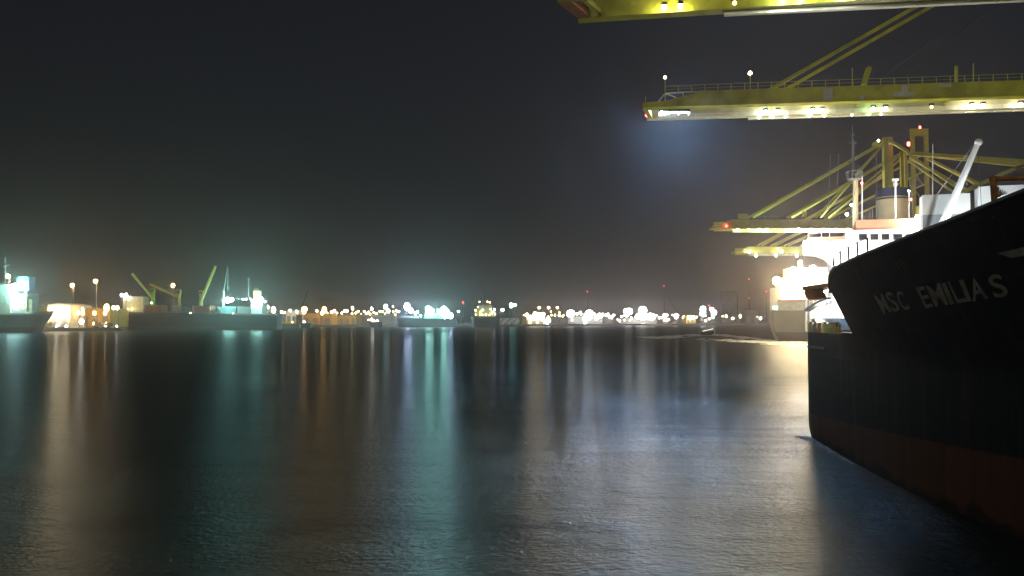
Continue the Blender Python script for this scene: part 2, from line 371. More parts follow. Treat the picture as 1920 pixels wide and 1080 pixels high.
# flared side plane for the writing
FO = Vector((SX, 0, ZK)); FN = Vector((-1, 0, -.5)).normalized()
def FP(px, py): return WPL(px, py, FO, FN) + FN * .012
def text_mesh(s, bold):
    cu = bpy.data.curves.new('t', 'FONT'); cu.body = s; cu.offset = bold; cu.align_x = 'LEFT'; cu.resolution_u = 6
    ob = bpy.data.objects.new('t', cu); COL.objects.link(ob)
    dg = bpy.context.evaluated_depsgraph_get(); me = bpy.data.meshes.new_from_object(ob.evaluated_get(dg))
    vs = [v.co.copy() for v in me.vertices]; fs = [tuple(p.vertices) for p in me.polygons]
    bpy.data.objects.remove(ob); bpy.data.meshes.remove(me); return vs, fs
def letter(ch, q4, name='letter'):      # q4: pixel corners tl, tr, br, bl on the flared side
    vs, fs = text_mesh(ch, .014)
    x0 = min(v.x for v in vs); x1 = max(v.x for v in vs); y0 = min(v.y for v in vs); y1 = max(v.y for v in vs)
    tl, tr, br, bl = [FP(*p) for p in q4]
    out = []
    for v in vs:
        s = (v.x - x0) / (x1 - x0); t = (v.y - y0) / (y1 - y0)
        out.append((bl.lerp(br, s)).lerp(tl.lerp(tr, s), t))
    MB().add(out, fs).build(name, M_letter, E)
K = 440 / 1697
def Z1(x, y): return (1480 + x * K, 360 + y * K)
for ch, q4 in (('M', [(612, 748), (672, 735), (742, 868), (684, 882)]),
               ('S', [(688, 728), (742, 718), (808, 858), (752, 868)]),
               ('C', [(762, 722), (815, 712), (878, 848), (822, 858)]),
               ('E', [(915, 692), (976, 678), (1044, 828), (988, 843)]),
               ('M', [(988, 680), (1088, 655), (1152, 812), (1058, 830)]),
               ('I', [(1100, 660), (1128, 652), (1194, 806), (1166, 814)]),
               ('L', [(1146, 648), (1176, 640), (1290, 790), (1214, 806)]),
               ('I', [(1228, 638), (1258, 630), (1320, 786), (1292, 792)]),
               ('A', [(1318, 622), (1350, 615), (1440, 768), (1330, 792)]),
               ('S', [(1428, 606), (1530, 588), (1596, 748), (1490, 772)])):
    letter(ch, [Z1(*p) for p in q4])
pts = [FP(*Z1(*p)) for p in ((1505, 443), (1610, 475), (1800, 443), (1800, 372))]
MB().add(pts, [(0, 1, 2, 3)]).build('side_marking', M_letter, E)
mb = MB()
for a_, c_ in (((770, 545), (800, 490)), ((785, 560), (815, 505)), ((795, 490), (845, 520)), ((842, 515), (850, 552))):
    p0, p1 = FP(*Z1(*a_)), FP(*Z1(*c_)); mb.bar(p0, p1, .03, .02)
mb.build('welded_mark', mat('faded_mark', (.12, .085, .05), .7), E)

# foam where the stern works in the water
fm = mat('foam', (.09, .10, .12), .9, .3, 2, 0, .05)
mb = MB(); random.seed(3)
for k in range(240):
    t = random.random() ** 1.6; y = 55.2 - 11 * t
    x = hx(min(y, 54.6), 0) - abs(random.gauss(0, .35)) * (1 - .6 * t) - .05; r = random.uniform(.05, .24) * (1 - .6 * t)
    n = 6; mb.add([(x + r * math.cos(2 * PI * j / n) * .8, y + 1.5 * r * math.sin(2 * PI * j / n), .01) for j in range(n)] + [(x, y, .05)],
                  [(j, (j + 1) % n, n) for j in range(n)])
tag(mb.build('foam', fm), kind='stuff')

# ------------------------------------------------------------------ second ship: white bridge behind the near ship
S2A = math.atan2(QD.x, QD.y)            # heading along the quay
S2O = Vector((53.5, 110, 0)); EX = Vector((math.cos(S2A), -math.sin(S2A), 0)); EY = Vector((math.sin(S2A), math.cos(S2A), 0))
def L2(x, y, z): return S2O + EX * x + EY * y + Vector((0, 0, z))
def S2(px, py, yl=0.0):                 # pixel -> local (x, z) on the ship's cross plane yl
    p = WPL(px, py, S2O + EY * yl, EY) - S2O; return p.dot(EX), p.z
def S2W(px, py, yl=0.0):
    x, z = S2(px, py, yl); return L2(x, yl, z)
def obox(mb, x0, x1, y0, y1, z0, z1):
    vs = [L2(x, y, z) for z in (z0, z1) for y in (y0, y1) for x in (x0, x1)]
    return mb.add(vs, [(0, 2, 3, 1), (4, 5, 7, 6), (0, 1, 5, 4), (2, 6, 7, 3), (0, 4, 6, 2), (1, 3, 7, 5)])
B2 = thing('freighter', S2O, 'freighter with floodlit white bridge, pale yellow funnel and orange top, beyond the black ship', 'ship', 'ships in the harbour')
# hull
mb = MB(); rows = []
for yl, hb in ((-44, .3), (-40, 3.2), (-34, 6.4), (-26, 9.0), (-16, 10.2), (0, 10.6), (20, 10.4), (32, 9)):
    rows.append([L2(-hb * f, yl, z) for f, z in ((.85, -1), (.9, 2), (.96, 5), (1, 8.2))] + [L2(hb * f, yl, z) for f, z in ((1, 8.2), (.96, 5), (.9, 2), (.85, -1))])
mb.grid(rows); mb.add(rows[-1], [tuple(range(8))])
mb.build('hull', mat('freighter_hull', (.10, .13, .12), .5), B2)
xw0, zw = S2(1506, 451)       # wing tip and wing floor
xh0, zh = S2(1587, 434)       # wheelhouse side
zr = S2(1650, 430)[1]         # wheelhouse roof
zo = S2(1650, 411)[1]         # orange top
zb = S2(1530, 478)[1]
xh1 = 9.5
obox(MB(), S2(1561, 500)[0], xh1, 0, 14, 8.25, zw - .05).build('accommodation', M_white, B2)
mbw = MB()
pts = [S2(1506, 452), S2(1506, 477), S2(1530, 479), S2(1545, 485), S2(1556, 494), S2(1561.5, 504), S2(1561.5, 452)]
mbw.prism([L2(x, -.35, z) for x, z in pts], EY * 3.2).build('bridge_wing', M_white, B2)
wh = obox(MB(), xh0, xh1, 0.05, 8, zw, zr).build('wheelhouse', M_white, B2)
for (a_, c_) in ((1610.5, 1625.5), (1632, 1646.5), (1653, 1667.5), (1674.5, 1692), (1698, 1714)):
    x0, z1 = S2(a_, 439, 0); x1, z0 = S2(c_, 449.5, 0)
    wn = obox(MB(), x0, x1, -.02, .06, z0, z1).build('window', M_glass, wh)
    fr = MB(); t = .07
    obox(fr, x0 - t, x0, -.05, .04, z0 - t, z1 + t); obox(fr, x1, x1 + t, -.05, .04, z0 - t, z1 + t)
    obox(fr, x0, x1, -.05, .04, z1, z1 + t); obox(fr, x0, x1, -.05, .04, z0 - t, z0)
    fr.build('frame', mat('frame_grey', (.45, .46, .42), .5), wn)
mb = MB()
x0, _ = S2(1606, 420); x1 = S2(1752, 420)[0]
obox(mb, x0, x1, .3, .5, zr, zo); obox(mb, x0, x0 + .2, .5, 6.5, zr, zo); obox(mb, x1 - .2, x1, .5, 6.5, zr, zo)
mb.build('orange_bulwark', M_orange, B2)
# wing wind screen and orange dodger
mb = MB(); xa, zt_ = S2(1515, 436); 
obox(mb, xa, xh0, .2, .3, zw, S2(1550, 444)[1]); mb.build('wing_dodger', M_orange, B2)
mb = MB()
for px in (1515, 1540, 1555, 1585):
    x, z = S2(px, 436); obox(mb, x, x + .07, .18, .3, zw, z)
obox(mb, xa, xh0, .18, .3, zt_ - .06, zt_); mb.build('wing_rail', M_white, B2)
# funnel
fx, fz = S2(1673, 410, 14); fr_ = 2.35
ft = S2(1673, 356, 14)[1]; fb1 = S2(1673, 371, 14)[1]
f0 = L2(fx, 14, zr - 2); 
fu = MB().tube(f0, L2(fx, 14, ft), fr_, fr_ * .97, 20).build('funnel', M_funnel, B2)
MB().tube(L2(fx, 14, fb1), L2(fx, 14, ft + .08), fr_ * 1.01, fr_ * 1.0, 20).build('funnel_band', M_navy, fu)
z_ = S2(1673, 374, 14)[1]; MB().tube(L2(fx, 14, z_ - .12), L2(fx, 14, z_ + .12), fr_ * 1.02, fr_ * 1.02, 20).build('funnel_ring', M_dark, fu)
# masts
yl = 5.0
mb = MB().tube(S2W(1604, 425, yl), S2W(1604, 336, yl), .42, .36, 10)
ms = mb.build('mast', M_funnel, B2)
mb = MB(); c_ = S2W(1602, 336, yl)
mb.tube(c_ - Vector((0, 0, .2)), c_, .75, 1.0, 12)
for k in range(10):
    t = 2 * PI * k / 10; d_ = EX * math.cos(t) + EY * math.sin(t)
    mb.bar(c_ + d_ * .95, c_ + d_ * 1.15 + Vector((0, 0, 1.1)), .06)
    t2 = 2 * PI * (k + 1) / 10; e_ = EX * math.cos(t2) + EY * math.sin(t2)
    mb.bar(c_ + d_ * 1.15 + Vector((0, 0, 1.1)), c_ + e_ * 1.15 + Vector((0, 0, 1.1)), .06); mb.bar(c_ + d_ * 1.05 + Vector((0, 0, .55)), c_ + e_ * 1.05 + Vector((0, 0, .55)), .05)
mb.build('lookout_platform', M_grey, ms)
mb = MB().tube(S2W(1600, 336, yl), S2W(1599, 262, yl), .26, .2, 8).tube(S2W(1599, 262, yl), S2W(1598.5, 236, yl), .1, .05, 6)
mb.bar(S2W(1590, 305, yl), S2W(1610, 300, yl), .1); mb.bar(S2W(1592, 268, yl), S2W(1606, 268, yl), .3); mb.bar(S2W(1594, 252, yl), S2W(1604, 252, yl), .12)
mb.build('topmast', M_dark, ms)
def pole(px, y0, y1, yl, r, m, nm='pole'):
    return MB().tube(S2W(px, y0, yl), S2W(px, y1, yl), r, r * .8, 8).build(nm, m, B2)
pole(1616.5, 414, 330, 2.5, .10, M_white); pole(1636, 412, 390, 3, .06, M_grey); pole(1631, 412, 398, 3, .05, M_grey)
pole(1704.5, 414, 358, 6, .12, M_white); pole(1749, 412, 270, 6, .05, M_white, 'whip_antenna'); pole(1679, 412, 343, 1.5, .14, M_white, 'light_post')
p = S2W(1679, 337, 1.5); mb = MB(); mb.bar(p + EX * .42, p - EX * .42, .5, .3); mb.bar(p - Vector((0, 0, .9)), p, .34, .4)
mb.build('searchlight_bracket', M_white, B2)
for a_, c_ in (((1557, 290), (1552, 432)), ((1573, 288), (1567, 432)), ((1643, 290), (1645, 410)), ((1700, 300), (1716, 410)), ((1731, 300), (1700, 390)), ((1612, 310), (1590, 430))):
    MB().tube(S2W(a_[0], a_[1], 4), S2W(c_[0], c_[1], 4), .03, .03, 5).build('rigging_wire', M_grey, B2)
mb = MB(); mb.bar(S2W(1545, 290, 4), S2W(1576, 286, 4), .05); mb.bar(S2W(1582, 330, 4), S2W(1625, 322, 4), .06)
# bridge lamps
def s2lamp(px, py, yl, r, c_, I): return bulb(S2W(px, py, yl), r, c_, I, B2, 'floodlight')
s2lamp(1513.5, 455, -1.6, .30, 'white', 260); s2lamp(1721, 409, -1.2, .36, 'white', 260)
s2lamp(1588, 402, 4, .22, 'cool', 8); s2lamp(1597, 384, 3, .2, 'cool', 8)
s2lamp(1616, 343, 2.3, .16, 'red', 6); s2lamp(1708, 374, 6, .16, 'red', 6); s2lamp(1647, 264, 6, .14, 'cool', 5)
s2lamp(1704, 358, 5.8, .12, 'cool', 5)
for px, py, yl_ in ((1590, 512, -5), (1640, 505, -6), (1545, 545, -3), (1535, 600, -6)):  # floods added to burn out the white front, mostly hidden
    s2lamp(px, py, yl_, .3, 'white', 330)
# lit deckhouse and stowage seen through the open stern
obox(MB(), S2(1520, 600, -2)[0], S2(1561, 600, -2)[0], -2, 6, 8.25, S2(1530, 572, -2)[1]).build('deckhouse', mat('pale_green', (.55, .66, .55), .5), B2)
mb = MB(); 
for k in range(8):
    x = S2(1519 + 7 * k, 590, -2.5)[0]; obox(mb, x, x + .08, -2.5, -2.4, 8.25, 10.8)
obox(mb, S2(1519, 590, -2.5)[0], S2(1575, 590, -2.5)[0], -2.52, -2.38, 10.8, 10.95); mb.build('deck_rail', M_grey, B2)
# derrick
da = S2W(1768, 420, -9); dt = S2W(1833, 270, -11)
foot = L2(S2(1758, 440, -8)[0], -8, 0)
dr = MB().tube(da + (da - dt) * .35, dt, .62, .30, 12).build('derrick_boom', M_white, B2)
MB().ball(dt + Vector((.1, 0, .2)), .48).build('boom_head', M_white, dr)
mb = MB().tube(dt, dt + Vector((.35, 0, -9.2)), .035, .035, 5); mb.build('hoist_wire', M_dark, dr)
MB().tube(dt - EX * .4, S2W(1742, 385, 2), .035, .035, 5).build('topping_wire', M_grey, dr)
MB().tube(L2(S2(1758, 440, -8)[0] - .6, -7, 8.2), L2(S2(1758, 440, -8)[0] - .6, -7, 18), .9, .8, 12).build('derrick_post', M_white, B2)
s2lamp(1768, 470, -12, .3, 'white', 260); s2lamp(1850, 425, -15, .3, 'cool', 300)  # both added out of view to brighten the derrick and containers

# containers on the freighter
cont_w = mat('container_white', (.70, .74, .72), .5, .08, .4); cont_g = mat('container_grey', (.26, .29, .30), .55, .15, .4)
cont_b = mat('container_brown', (.20, .07, .04), .6, .2, .4); cont_t = mat('container_teal', (.07, .14, .14), .6, .2, .4)
def container(org, ax, ay, L, wd, h, m, label, group, ribs=True, doors=True):
    t = thing('container', org, label, 'container', group)
    org = Vector(org); Z = Vector((0, 0, 1))
    def bx(mb_, x0, x1, y0, y1, z0, z1):
        vs = [org + ax * x + ay * y + Z * z for z in (z0, z1) for y in (y0, y1) for x in (x0, x1)]
        return mb_.add(vs, [(0, 2, 3, 1), (4, 5, 7, 6), (0, 1, 5, 4), (2, 6, 7, 3), (0, 4, 6, 2), (1, 3, 7, 5)])
    bd = MB(); bx(bd, .05, L - .05, .05, wd - .05, .05, h - .05)
    if ribs:
        n = int(L / .36)
        for k in range(1, n): bx(bd, L * k / n - .07, L * k / n + .07, .02, .05, .12, h - .12); bx(bd, L * k / n - .07, L * k / n + .07, wd - .05, wd - .02, .12, h - .12)
    bd.build('box_body', m, t)
    fr = MB()
    for x in (0, L - .16):
        for y in (0, wd - .16): bx(fr, x, x + .16, y, y + .16, 0, h)
    for y in (0, wd - .12):
        bx(fr, .16, L - .16, y, y + .12, 0, .14); bx(fr, .16, L - .16, y, y + .12, h - .14, h)
    fr.build('corner_frame', m, t)
    return t
ch_ = 2.6
def stackpos(px0, px1, pytop, yl):
    x0, zt = S2(px0, pytop, yl); x1, _ = S2(px1, pytop, yl); return x0, x1, zt
x0, x1, zt = stackpos(1729, 1819, 366, -6)
for lv in range(5):
    z = zt - ch_ * (lv + 1)
    if z < 8.2: break
    container(L2(x0, -6, z), EX, EY, x1 - x0, 2.44, ch_, cont_w if lv < 1 else cont_g,
              'pale ribbed container on top of its stack behind the white derrick' if lv == 0 else 'grey container under the pale ribbed one behind the derrick', 'containers on the freighter', True)
x0, x1, zt = stackpos(1835, 1930, 350, -7)
for lv in range(6):
    z = zt - ch_ * (lv + 1)
    if z < 8.2: break
    t = container(L2(x0, -7, z), EX, EY, x1 - x0, 2.44, ch_, cont_w if lv < 1 else cont_g,
              'smooth white container with a dark leaf emblem behind the rusty pipe' if lv == 0 else 'grey container under the white one with the leaf emblem', 'containers on the freighter', lv > 0)
    if lv == 0:
        mb = MB()
        cx, cz = S2(1876, 366, -7.02)
        for k in range(7):
            an = PI * (.1 + .8 * k / 6); d_ = EX * math.cos(an) + Vector((0, 0, math.sin(an)))
            mb.bar(L2(cx, -7.03, cz), L2(cx, -7.03, cz) + d_ * .72, .13, .02, EY)
        mb.build('leaf_emblem', M_navy, t)

# ------------------------------------------------------------------ cranes
def boom(t, ns, nb_, fs, fb, depth, z, px_list, tip_taper, fest, cols_, railing):
    """ns/fs: near and far girder bottom edge from tip to land side (world points)"""
    pass
def line_ext(a, b, x):                  # point on line a-b at world x
    k = (x - a.x) / (b.x - a.x); return a + (b - a) * k
XL = 96.0                               # land end of the near booms, out of frame
ZB = 38.0
def girder(a, b, h, wdt, taper, name, m, t, drop=None):
    """box girder, bottom edge a->b on the side towards the camera"""
    d = (b - a).normalized(); back = Vector((-d.y, d.x, 0)).normalized() * wdt
    if back.y < 0: back = -back
    Z = Vector((0, 0, 1)); L = (b - a).length
    st = [(0, h * .36), (taper * .36, h * .4), (taper, h), (L, h)] if taper else [(0, h), (L, h)]
    mb = MB(); n = len(st)
    vs = []
    for s, hh in st:
        p = a + d * s; vs += [p, p + Z * hh, p + Z * hh + back, p + back]
    fs = [(0, 1, 2, 3), tuple(4 * (n - 1) + k for k in (3, 2, 1, 0))]
    for i in range(n - 1):
        for k in range(4): fs.append((4 * i + k, 4 * i + 4 + k, 4 * i + 4 + (k + 1) % 4, 4 * i + (k + 1) % 4))
    mb.add(vs, fs)
    s = taper + 1.5; fd = back.normalized()
    while s < L - 1:
        p = a + d * s - fd * .012; mb.bar(p + Z * .1, p + Z * (h - .03), .07, .03, d); s += 3.7
    mb2 = MB()
    f0 = a + d * .3 - back.normalized() * .09; f1 = b - back.normalized() * .09
    mb.bar(f0 + Z * .05, f1 + Z * .05, .17, .09)
    return mb.build(name, m, t)
def rail(pts, h, step, t, m, name='handrail'):
    mb = MB(); Z = Vector((0, 0, 1))
    for a, b in zip(pts[:-1], pts[1:]):
        L = (b - a).length; n = max(1, int(L / step))
        for k in range(n + 1):
            p = a.lerp(b, k / n); mb.bar(p, p + Z * h, .09)
        mb.bar(a + Z * h, b + Z * h, .05); mb.bar(a + Z * h * .5, b + Z * h * .5, .035)
    return mb.build(name, m, t)
def portal(t, x, ya, yb_, ztop_, m, legw=1.6):
    for y in (ya, yb_):
        MB().box(x - legw / 2, x + legw / 2, y - legw / 2, y + legw / 2, 3.21, ztop_).build('leg', m, t)
    MB().box(x - legw / 2, x + legw / 2, ya + legw / 2, yb_ - legw / 2, 9, 10.8).build('sill_beam', m, t)

# --- crane with the whole boom in view
na, nb2 = WZ(1206, 202.5, ZB), WZ(1787, 184.5, ZB); nb2 = line_ext(na, nb2, XL)
fa, fb2 = WZ(1243, 222, ZB), WZ(1864, 204, ZB); fa = line_ext(fa, fb2, WZ(1214, 222, ZB).x); fb2 = line_ext(fa, fb2, XL)
K2 = thing('harbour_crane', (84, 108, 3.2), 'yellow quay crane with railing and grey primer patches along its wholly visible boom', 'crane', 'yellow quay cranes')
girder(na, nb2, 2.2, 1.2, 8.3, 'boom_girder', M_yel, K2)
girder(fa, fb2, 1.5, 1.2, 0, 'boom_girder', mat('crane_yellow_lit', (.55, .52, .24), .6, .2, .5), K2)  # floodlight wash put into the far girder's paler base colour
dn = (nb2 - na).normalized(); Z = Vector((0, 0, 1))
bk = Vector((-dn.y, dn.x, 0)).normalized()
MB().bar(na + dn * .4 + Z * .4 + bk * 1.25, fa + dn * .4 + Z * .4 - bk * .05, .7, .7).build('end_beam', M_yel2, K2)
for s in range(6, 78, 12):
    MB().bar(na + dn * s + Z * 1.0 + bk * 1.25, fa + (fb2 - fa).normalized() * s + Z * 1.0 - bk * .05, .4, .6).build('tie_beam', M_yel2, K2)
# trolley rail plates on the far girder's inner face, with gaps
df = (fb2 - fa).normalized(); s = 1.6
while s < 76:
    Ls = random.choice((2.2, 5.2, 5.2, 3.4)); MB().bar(fa + df * s - bk * .1 + Z * .3, fa + df * (s + Ls - .07) - bk * .1 + Z * .3, .16, .62).build('rail_plate', M_cream, K2); s += Ls
fr0 = WZ(1403, 224.5, 37.75); fr1 = WZ(1787, 212.5, 37.75); fr1 = line_ext(fr0, fr1, XL)
MB().bar(fr0 + Z * .25, fr1 + Z * .25, .6, .45).build('cable_tray', M_cream, K2)
for s in range(2, 60, 8):
    p = fr0 + (fr1 - fr0).normalized() * s; MB().bar(p + Z * .47, fa + df * (s + 14) + bk * 1.2 + Z * .6, .1, .1).build('tray_bracket', M_yel2, K2)
# stays
for (a_, d0, c_, d1) in (((1443, 168), 111.5, (1722, 10), 108.5), ((1438, 188), 117, (1757, 6), 114)):
    p0 = W(*a_, d0); p1 = W(*c_, d1); MB().bar(p0, p0 + (p1 - p0) * 1.9, .36, .46).build('stay', M_yel, K2)
for (a_, d0, c_, d1) in (((1700, 112), 110, (1838, 10), 108), ((1735, 112), 114, (1860, 10), 112)):
    p0 = W(*a_, d0); p1 = W(*c_, d1); MB().tube(p0 + (p0 - p1) * .3, p0 + (p1 - p0) * 1.8, .05, .05, 6).build('wire_rope', M_dark, K2)
# top railing
tt = lambda s: na + dn * s + Z * 2.2 + bk * .25
rail([na + dn * 3.1 + Z * 2.12 + bk * .3, tt(8.6), tt(74)], .95, 1.8, K2, M_yel2)
mb = MB(); p = na + dn * 3.1 + bk * .3
mb.bar(p + Z * 2.12, tt(8.6), .14, .14); mb.bar(p + Z * 2.12, p - dn * 1.0 + Z * .9, .14); mb.bar(p + Z * 2.12, p + Z * .9, .12); mb.bar(p + Z * 2.1, p + dn * 1.8 + Z * 1.3, .12)
mb.bar(na + dn * 5.6 + bk * .3 + Z * 1.5, na + dn * 5.6 + bk * .3 + Z * 2.2, .12); mb.bar(na + dn * .35 + bk * .3 + Z * .8, na + dn * .35 + bk * .3 + Z * 1.7, .1)
mb.build('tip_platform', M_yel2, K2)
for px, py in ((1247, 145), (1406.5, 137)):
    hd = W(px, py, na.y + .4); b0 = hd.z
    lpst = MB().tube((hd.x, hd.y, na.z + 2.1), hd, .06, .05, 6).build('lamp_post', M_yel2, K2)
    bulb(hd, .20 if px < 1300 else .26, 'warm', 7 if px < 1300 else 12, lpst, 'lamp')
def bracket(px0, py0, px1, py1, wd):
    MB().bar(W(px0, py0, na.y - .2), W(px1, py1, na.y - .2), wd, .5).build('stay_bracket', M_yel, K2)
bracket(1619, 160, 1629, 127, 1.0)
for px, pt in ((1598, 127), (1793, 124), (1825, 119)):
    p = W(px, 160, na.y - .1); MB().bar(p, W(px, pt, na.y - .1), .34 if px == 1793 else .1).build('post', M_yel2, K2)
for (x0_, x1_, y0_, y1_) in ((1543, 1561, 165, 189), (1690, 1704, 160, 172), (1676, 1713, 172, 181), (1748, 1758, 164, 172), (1761, 1784, 157, 163), (1612, 1620, 180, 188)):
    a_ = W(x0_, y1_, na.y); ra = [WPL(x, y, na, bk) - bk * .006 for x, y in ((x0_, y1_), (x1_, y1_), (x1_, y0_), (x0_, y0_))]
    MB().prism(ra, -bk * .004).build('primer_patch', M_patch, K2)
# floodlights under the boom
mid = lambda px, off=0: W(px, 208.5, (na.y + fa.y) / 2 + off)
for px, c_, I in ((1432, 'cool', 380), (1455, 'cool', 300), (1520, 'white', 330), (1537, 'white', 200), (1632, 'green', 160), (1655, 'white', 130), (1740, 'yel', 16), (1815, 'white', 380), (1835, 'white', 320), (1905, 'white', 300)):
    k = (px - 1432) / 473
    p = WZ(px, 222 - .029 * (px - 1243), ZB) - bk * 1.3 + Z * .2; I *= .08; f_ = MB().box(p.x - .3, p.x + .3, p.y - .2, p.y + .2, p.z + .22, p.z + .5).build('floodlight', M_dark, K2)
    bulb(p, .2, c_, I, f_, 'lamp')
for px, py, I in ((1240, 212, 130), (1249.5, 209.5, 130), (1258.5, 206.5, 60)):
    p = W(px, py, fa.y - 2.2); f_ = MB().box(p.x - .36, p.x + .36, p.y - .3, p.y + .34, p.z + .33, p.z + .5).box(p.x - .36, p.x + .36, p.y + .34, p.y + .42, p.z - .32, p.z + .5).box(p.x + .37, p.x + .43, p.y - .3, p.y + .42, p.z - .32, p.z + .5).build('floodlight', M_dark, K2); bulb(p, .30, 'blue', I, f_, 'lamp')
for px in (1246, 1264, 1282):        # added hooded floods, hidden from view, to brighten the water
    p = W(px, 200, fa.y - 3.6); p.z = ZB + .1
    f_ = MB().box(p.x - .7, p.x + .7, p.y - .62, p.y + .3, p.z + .06, p.z + .4).box(p.x - .7, p.x + .7, p.y + .3, p.y + .36, p.z - .02, p.z + .4).box(p.x - .7, p.x + .7, p.y - .70, p.y - .62, p.z - .17, p.z + .4)
    f_ = f_.box(p.x - .76, p.x - .7, p.y - .7, p.y + .36, p.z - .36, p.z + .4).box(p.x + .7, p.x + .76, p.y - .7, p.y + .36, p.z - .36, p.z + .4).build('floodlight', M_dark, K2)
    MB().box(p.x - .6, p.x + .6, p.y - .2, p.y + .22, p.z, p.z + .05).build('lamp', emit((.32, .58, 1), 6800), f_)
for px, c_, I in ((1425, 'cool', 26), (1450, 'cool', 26), (1475, 'white', 20), (1520, 'white', 26), (1548, 'white', 22), (1600, 'white', 6), (1632, 'green', 22), (1655, 'white', 16), (1815, 'white', 30), (1840, 'white', 30), (1870, 'white', 20), (1905, 'white', 30)):
    p = WZ(px, 222 - .029 * (px - 1243), ZB) + bk * .7 - Z * .16; bulb(p, .07, c_, I * .1, K2, 'added_tray_lamp')  # small lamps added to brighten the cable tray
p = W(1213, 215, fa.y - 1); bulb(p, .26, 'red', 12, K2, 'warning_lamp', 1.3)
portal(K2, 84, na.y - 12, fa.y + 9, 44, M_yel); 
for y_ in (na.y, fa.y): MB().box(83.2, 84.8, y_ - .8, y_ + .8, 44.01, 76).build('mast_leg', M_yel, K2)

# --- boom at the top edge
g0, g1 = WZ(1083, 35.5, ZB), WZ(1480, 10.3, ZB); g1 = line_ext(g0, g1, XL); dg_ = (g1 - g0).normalized(); bk1 = Vector((-dg_.y, dg_.x, 0)).normalized()
n0, n1 = g0 - bk1 * 5.6 - dg_ * 1.5, g1 - bk1 * 5.6
K1 = thing('harbour_crane', (90, 74, 3.2), 'yellow quay crane whose lit boom is cut by the top edge of the view', 'crane', 'yellow quay cranes')
girder(g0, g1, 2.0, 1.2, 0, 'boom_girder', M_yel, K1); girder(n0, n1, 2.2, 1.2, 8, 'boom_girder', M_yel, K1)
MB().bar(n0 + dg_ * .6 + Z * .5 + bk1 * 1.25, g0 + dg_ * .6 + Z * .5 - bk1 * .15, 1.2, .9).build('end_beam', M_rust, K1)
MB().bar(n0 + dg_ * 2.2 + Z * .6 + bk1 * 1.25, g0 + dg_ * 2.2 + Z * .6 - bk1 * .15, .3, .5).build('tie_beam', M_yel2, K1)
for s in range(10, 70, 12):
    MB().bar(n0 + dg_ * s + Z * 1.2 + bk1 * 1.25, g0 + dg_ * s + Z * 1.2 - bk1 * .05, .4, .6).build('tie_beam', M_yel2, K1)
s = 3.0
while s < 76:
    Ls = random.choice((3.2, 5.2, 5.2)); MB().bar(g0 + dg_ * s - bk1 * .1 + Z * .32, g0 + dg_ * (s + Ls - .07) - bk1 * .1 + Z * .32, .16, .62).build('rail_plate', M_yel, K1); s += Ls
h0 = WZ(1358, 29.5, 37.7); h1 = WZ(1686, 13.5, 37.7); h1 = line_ext(h0, h1, XL)
MB().bar(h0 + Z * .18, h1 + Z * .18, .5, .36).build('cable_tray', M_cream, K1)
for px, c_, I in ((1245, 'white', 60), (1275, 'white', 60), (1375, 'yel', 6), (1465, 'cool', 90), (1500, 'cool', 80), (1580, 'cool', 90), (1690, 'yel', 12), (1800, 'white', 20)):
    p0 = WZ(px, 35.5 - (px - 1083) * .0635, ZB); I *= .5 if I > 30 else .2; p = p0 - bk1 * 1.1 - Z * -.15
    f_ = MB().box(p.x - .25, p.x + .25, p.y - .2, p.y + .2, p.z + .22, p.z + .5).build('floodlight', M_dark, K1); bulb(p, .2, c_, I, f_, 'lamp')
for px, c_, I in ((1390, 'green', 8), (1440, 'cool', 30), (1490, 'cool', 40), (1540, 'cool', 40), (1590, 'green', 30), (1640, 'green', 14)):
    p = WZ(px, 31 - (px - 1358) * .049, 37.6) + Z * .75 - bk1 * .5; bulb(p, .14, c_, I, K1, 'added_tray_lamp')  # lamps added to light up this boom's tray
portal(K1, 90, n0.y - 10, g0.y + 8, 44, M_yel)
for y_ in (n0.y, g0.y): MB().box(89.2, 90.8, y_ - .8, y_ + .8, 44.01, 76).build('mast_leg', M_yel, K1)

# --- distant cranes
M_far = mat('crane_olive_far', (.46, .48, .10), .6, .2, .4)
def far_crane(d, tip, land, ybot, ytop, label, stays, mast, extra, lamps, pit):
    o_ = W(mast[0], 600, d)
    t = thing('harbour_crane', (o_.x, d, 3.2), label, 'crane', 'yellow quay cranes')
    a = W(tip, ybot, d); b_ = W(land, ybot, d); hh = (ybot - ytop) / F * d
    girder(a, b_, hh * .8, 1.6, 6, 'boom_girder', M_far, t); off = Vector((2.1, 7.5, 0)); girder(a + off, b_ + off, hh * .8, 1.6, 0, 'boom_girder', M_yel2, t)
    MB().bar(a + Vector((.8, 1.65, .8)), a + Vector((.8, 7.45, .8)), 1, 1).build('end_beam', M_yel2, t)
    MB().bar(a + Vector((8, 6.4, -.15)), b_ + Vector((0, 6.4, -.15)), .9, 1.1).build('cable_tray', M_cream, t)
    rail([a + Vector((9, .3, hh * .8)), b_ + Vector((-2, .3, hh * .8))], 1.1, 4, t, M_yel2)
    for (p0, p1, wd, dd) in stays:
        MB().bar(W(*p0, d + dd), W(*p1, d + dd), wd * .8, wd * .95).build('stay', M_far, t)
    return t
st3 = []
for dd, ox in ((0, 0), (7.5, 9)):
    st3 += [((1403 + ox, 408), (1657 + ox * .3, 266), .8, dd), ((1475 + ox, 408), (1690, 287), .9, dd), ((1530 + ox, 408), (1655, 272), .6, dd), ((1700, 287), (1925, 303 + ox * .9), 1.2, dd),
            ((1545 + ox, 408), (1690, 289 + ox), .7, dd), ((1665, 262), (1702, 284), 1.0, dd), ((1706, 292 + ox * .3), (1806 + ox, 358), .9, dd), ((1739, 297), (1838 - ox, 345), .8, dd), ((1703, 300), (1790, 362), .7, dd)]
st3.append(((1726, 396), (1925, 306), 1.3, 3.5))
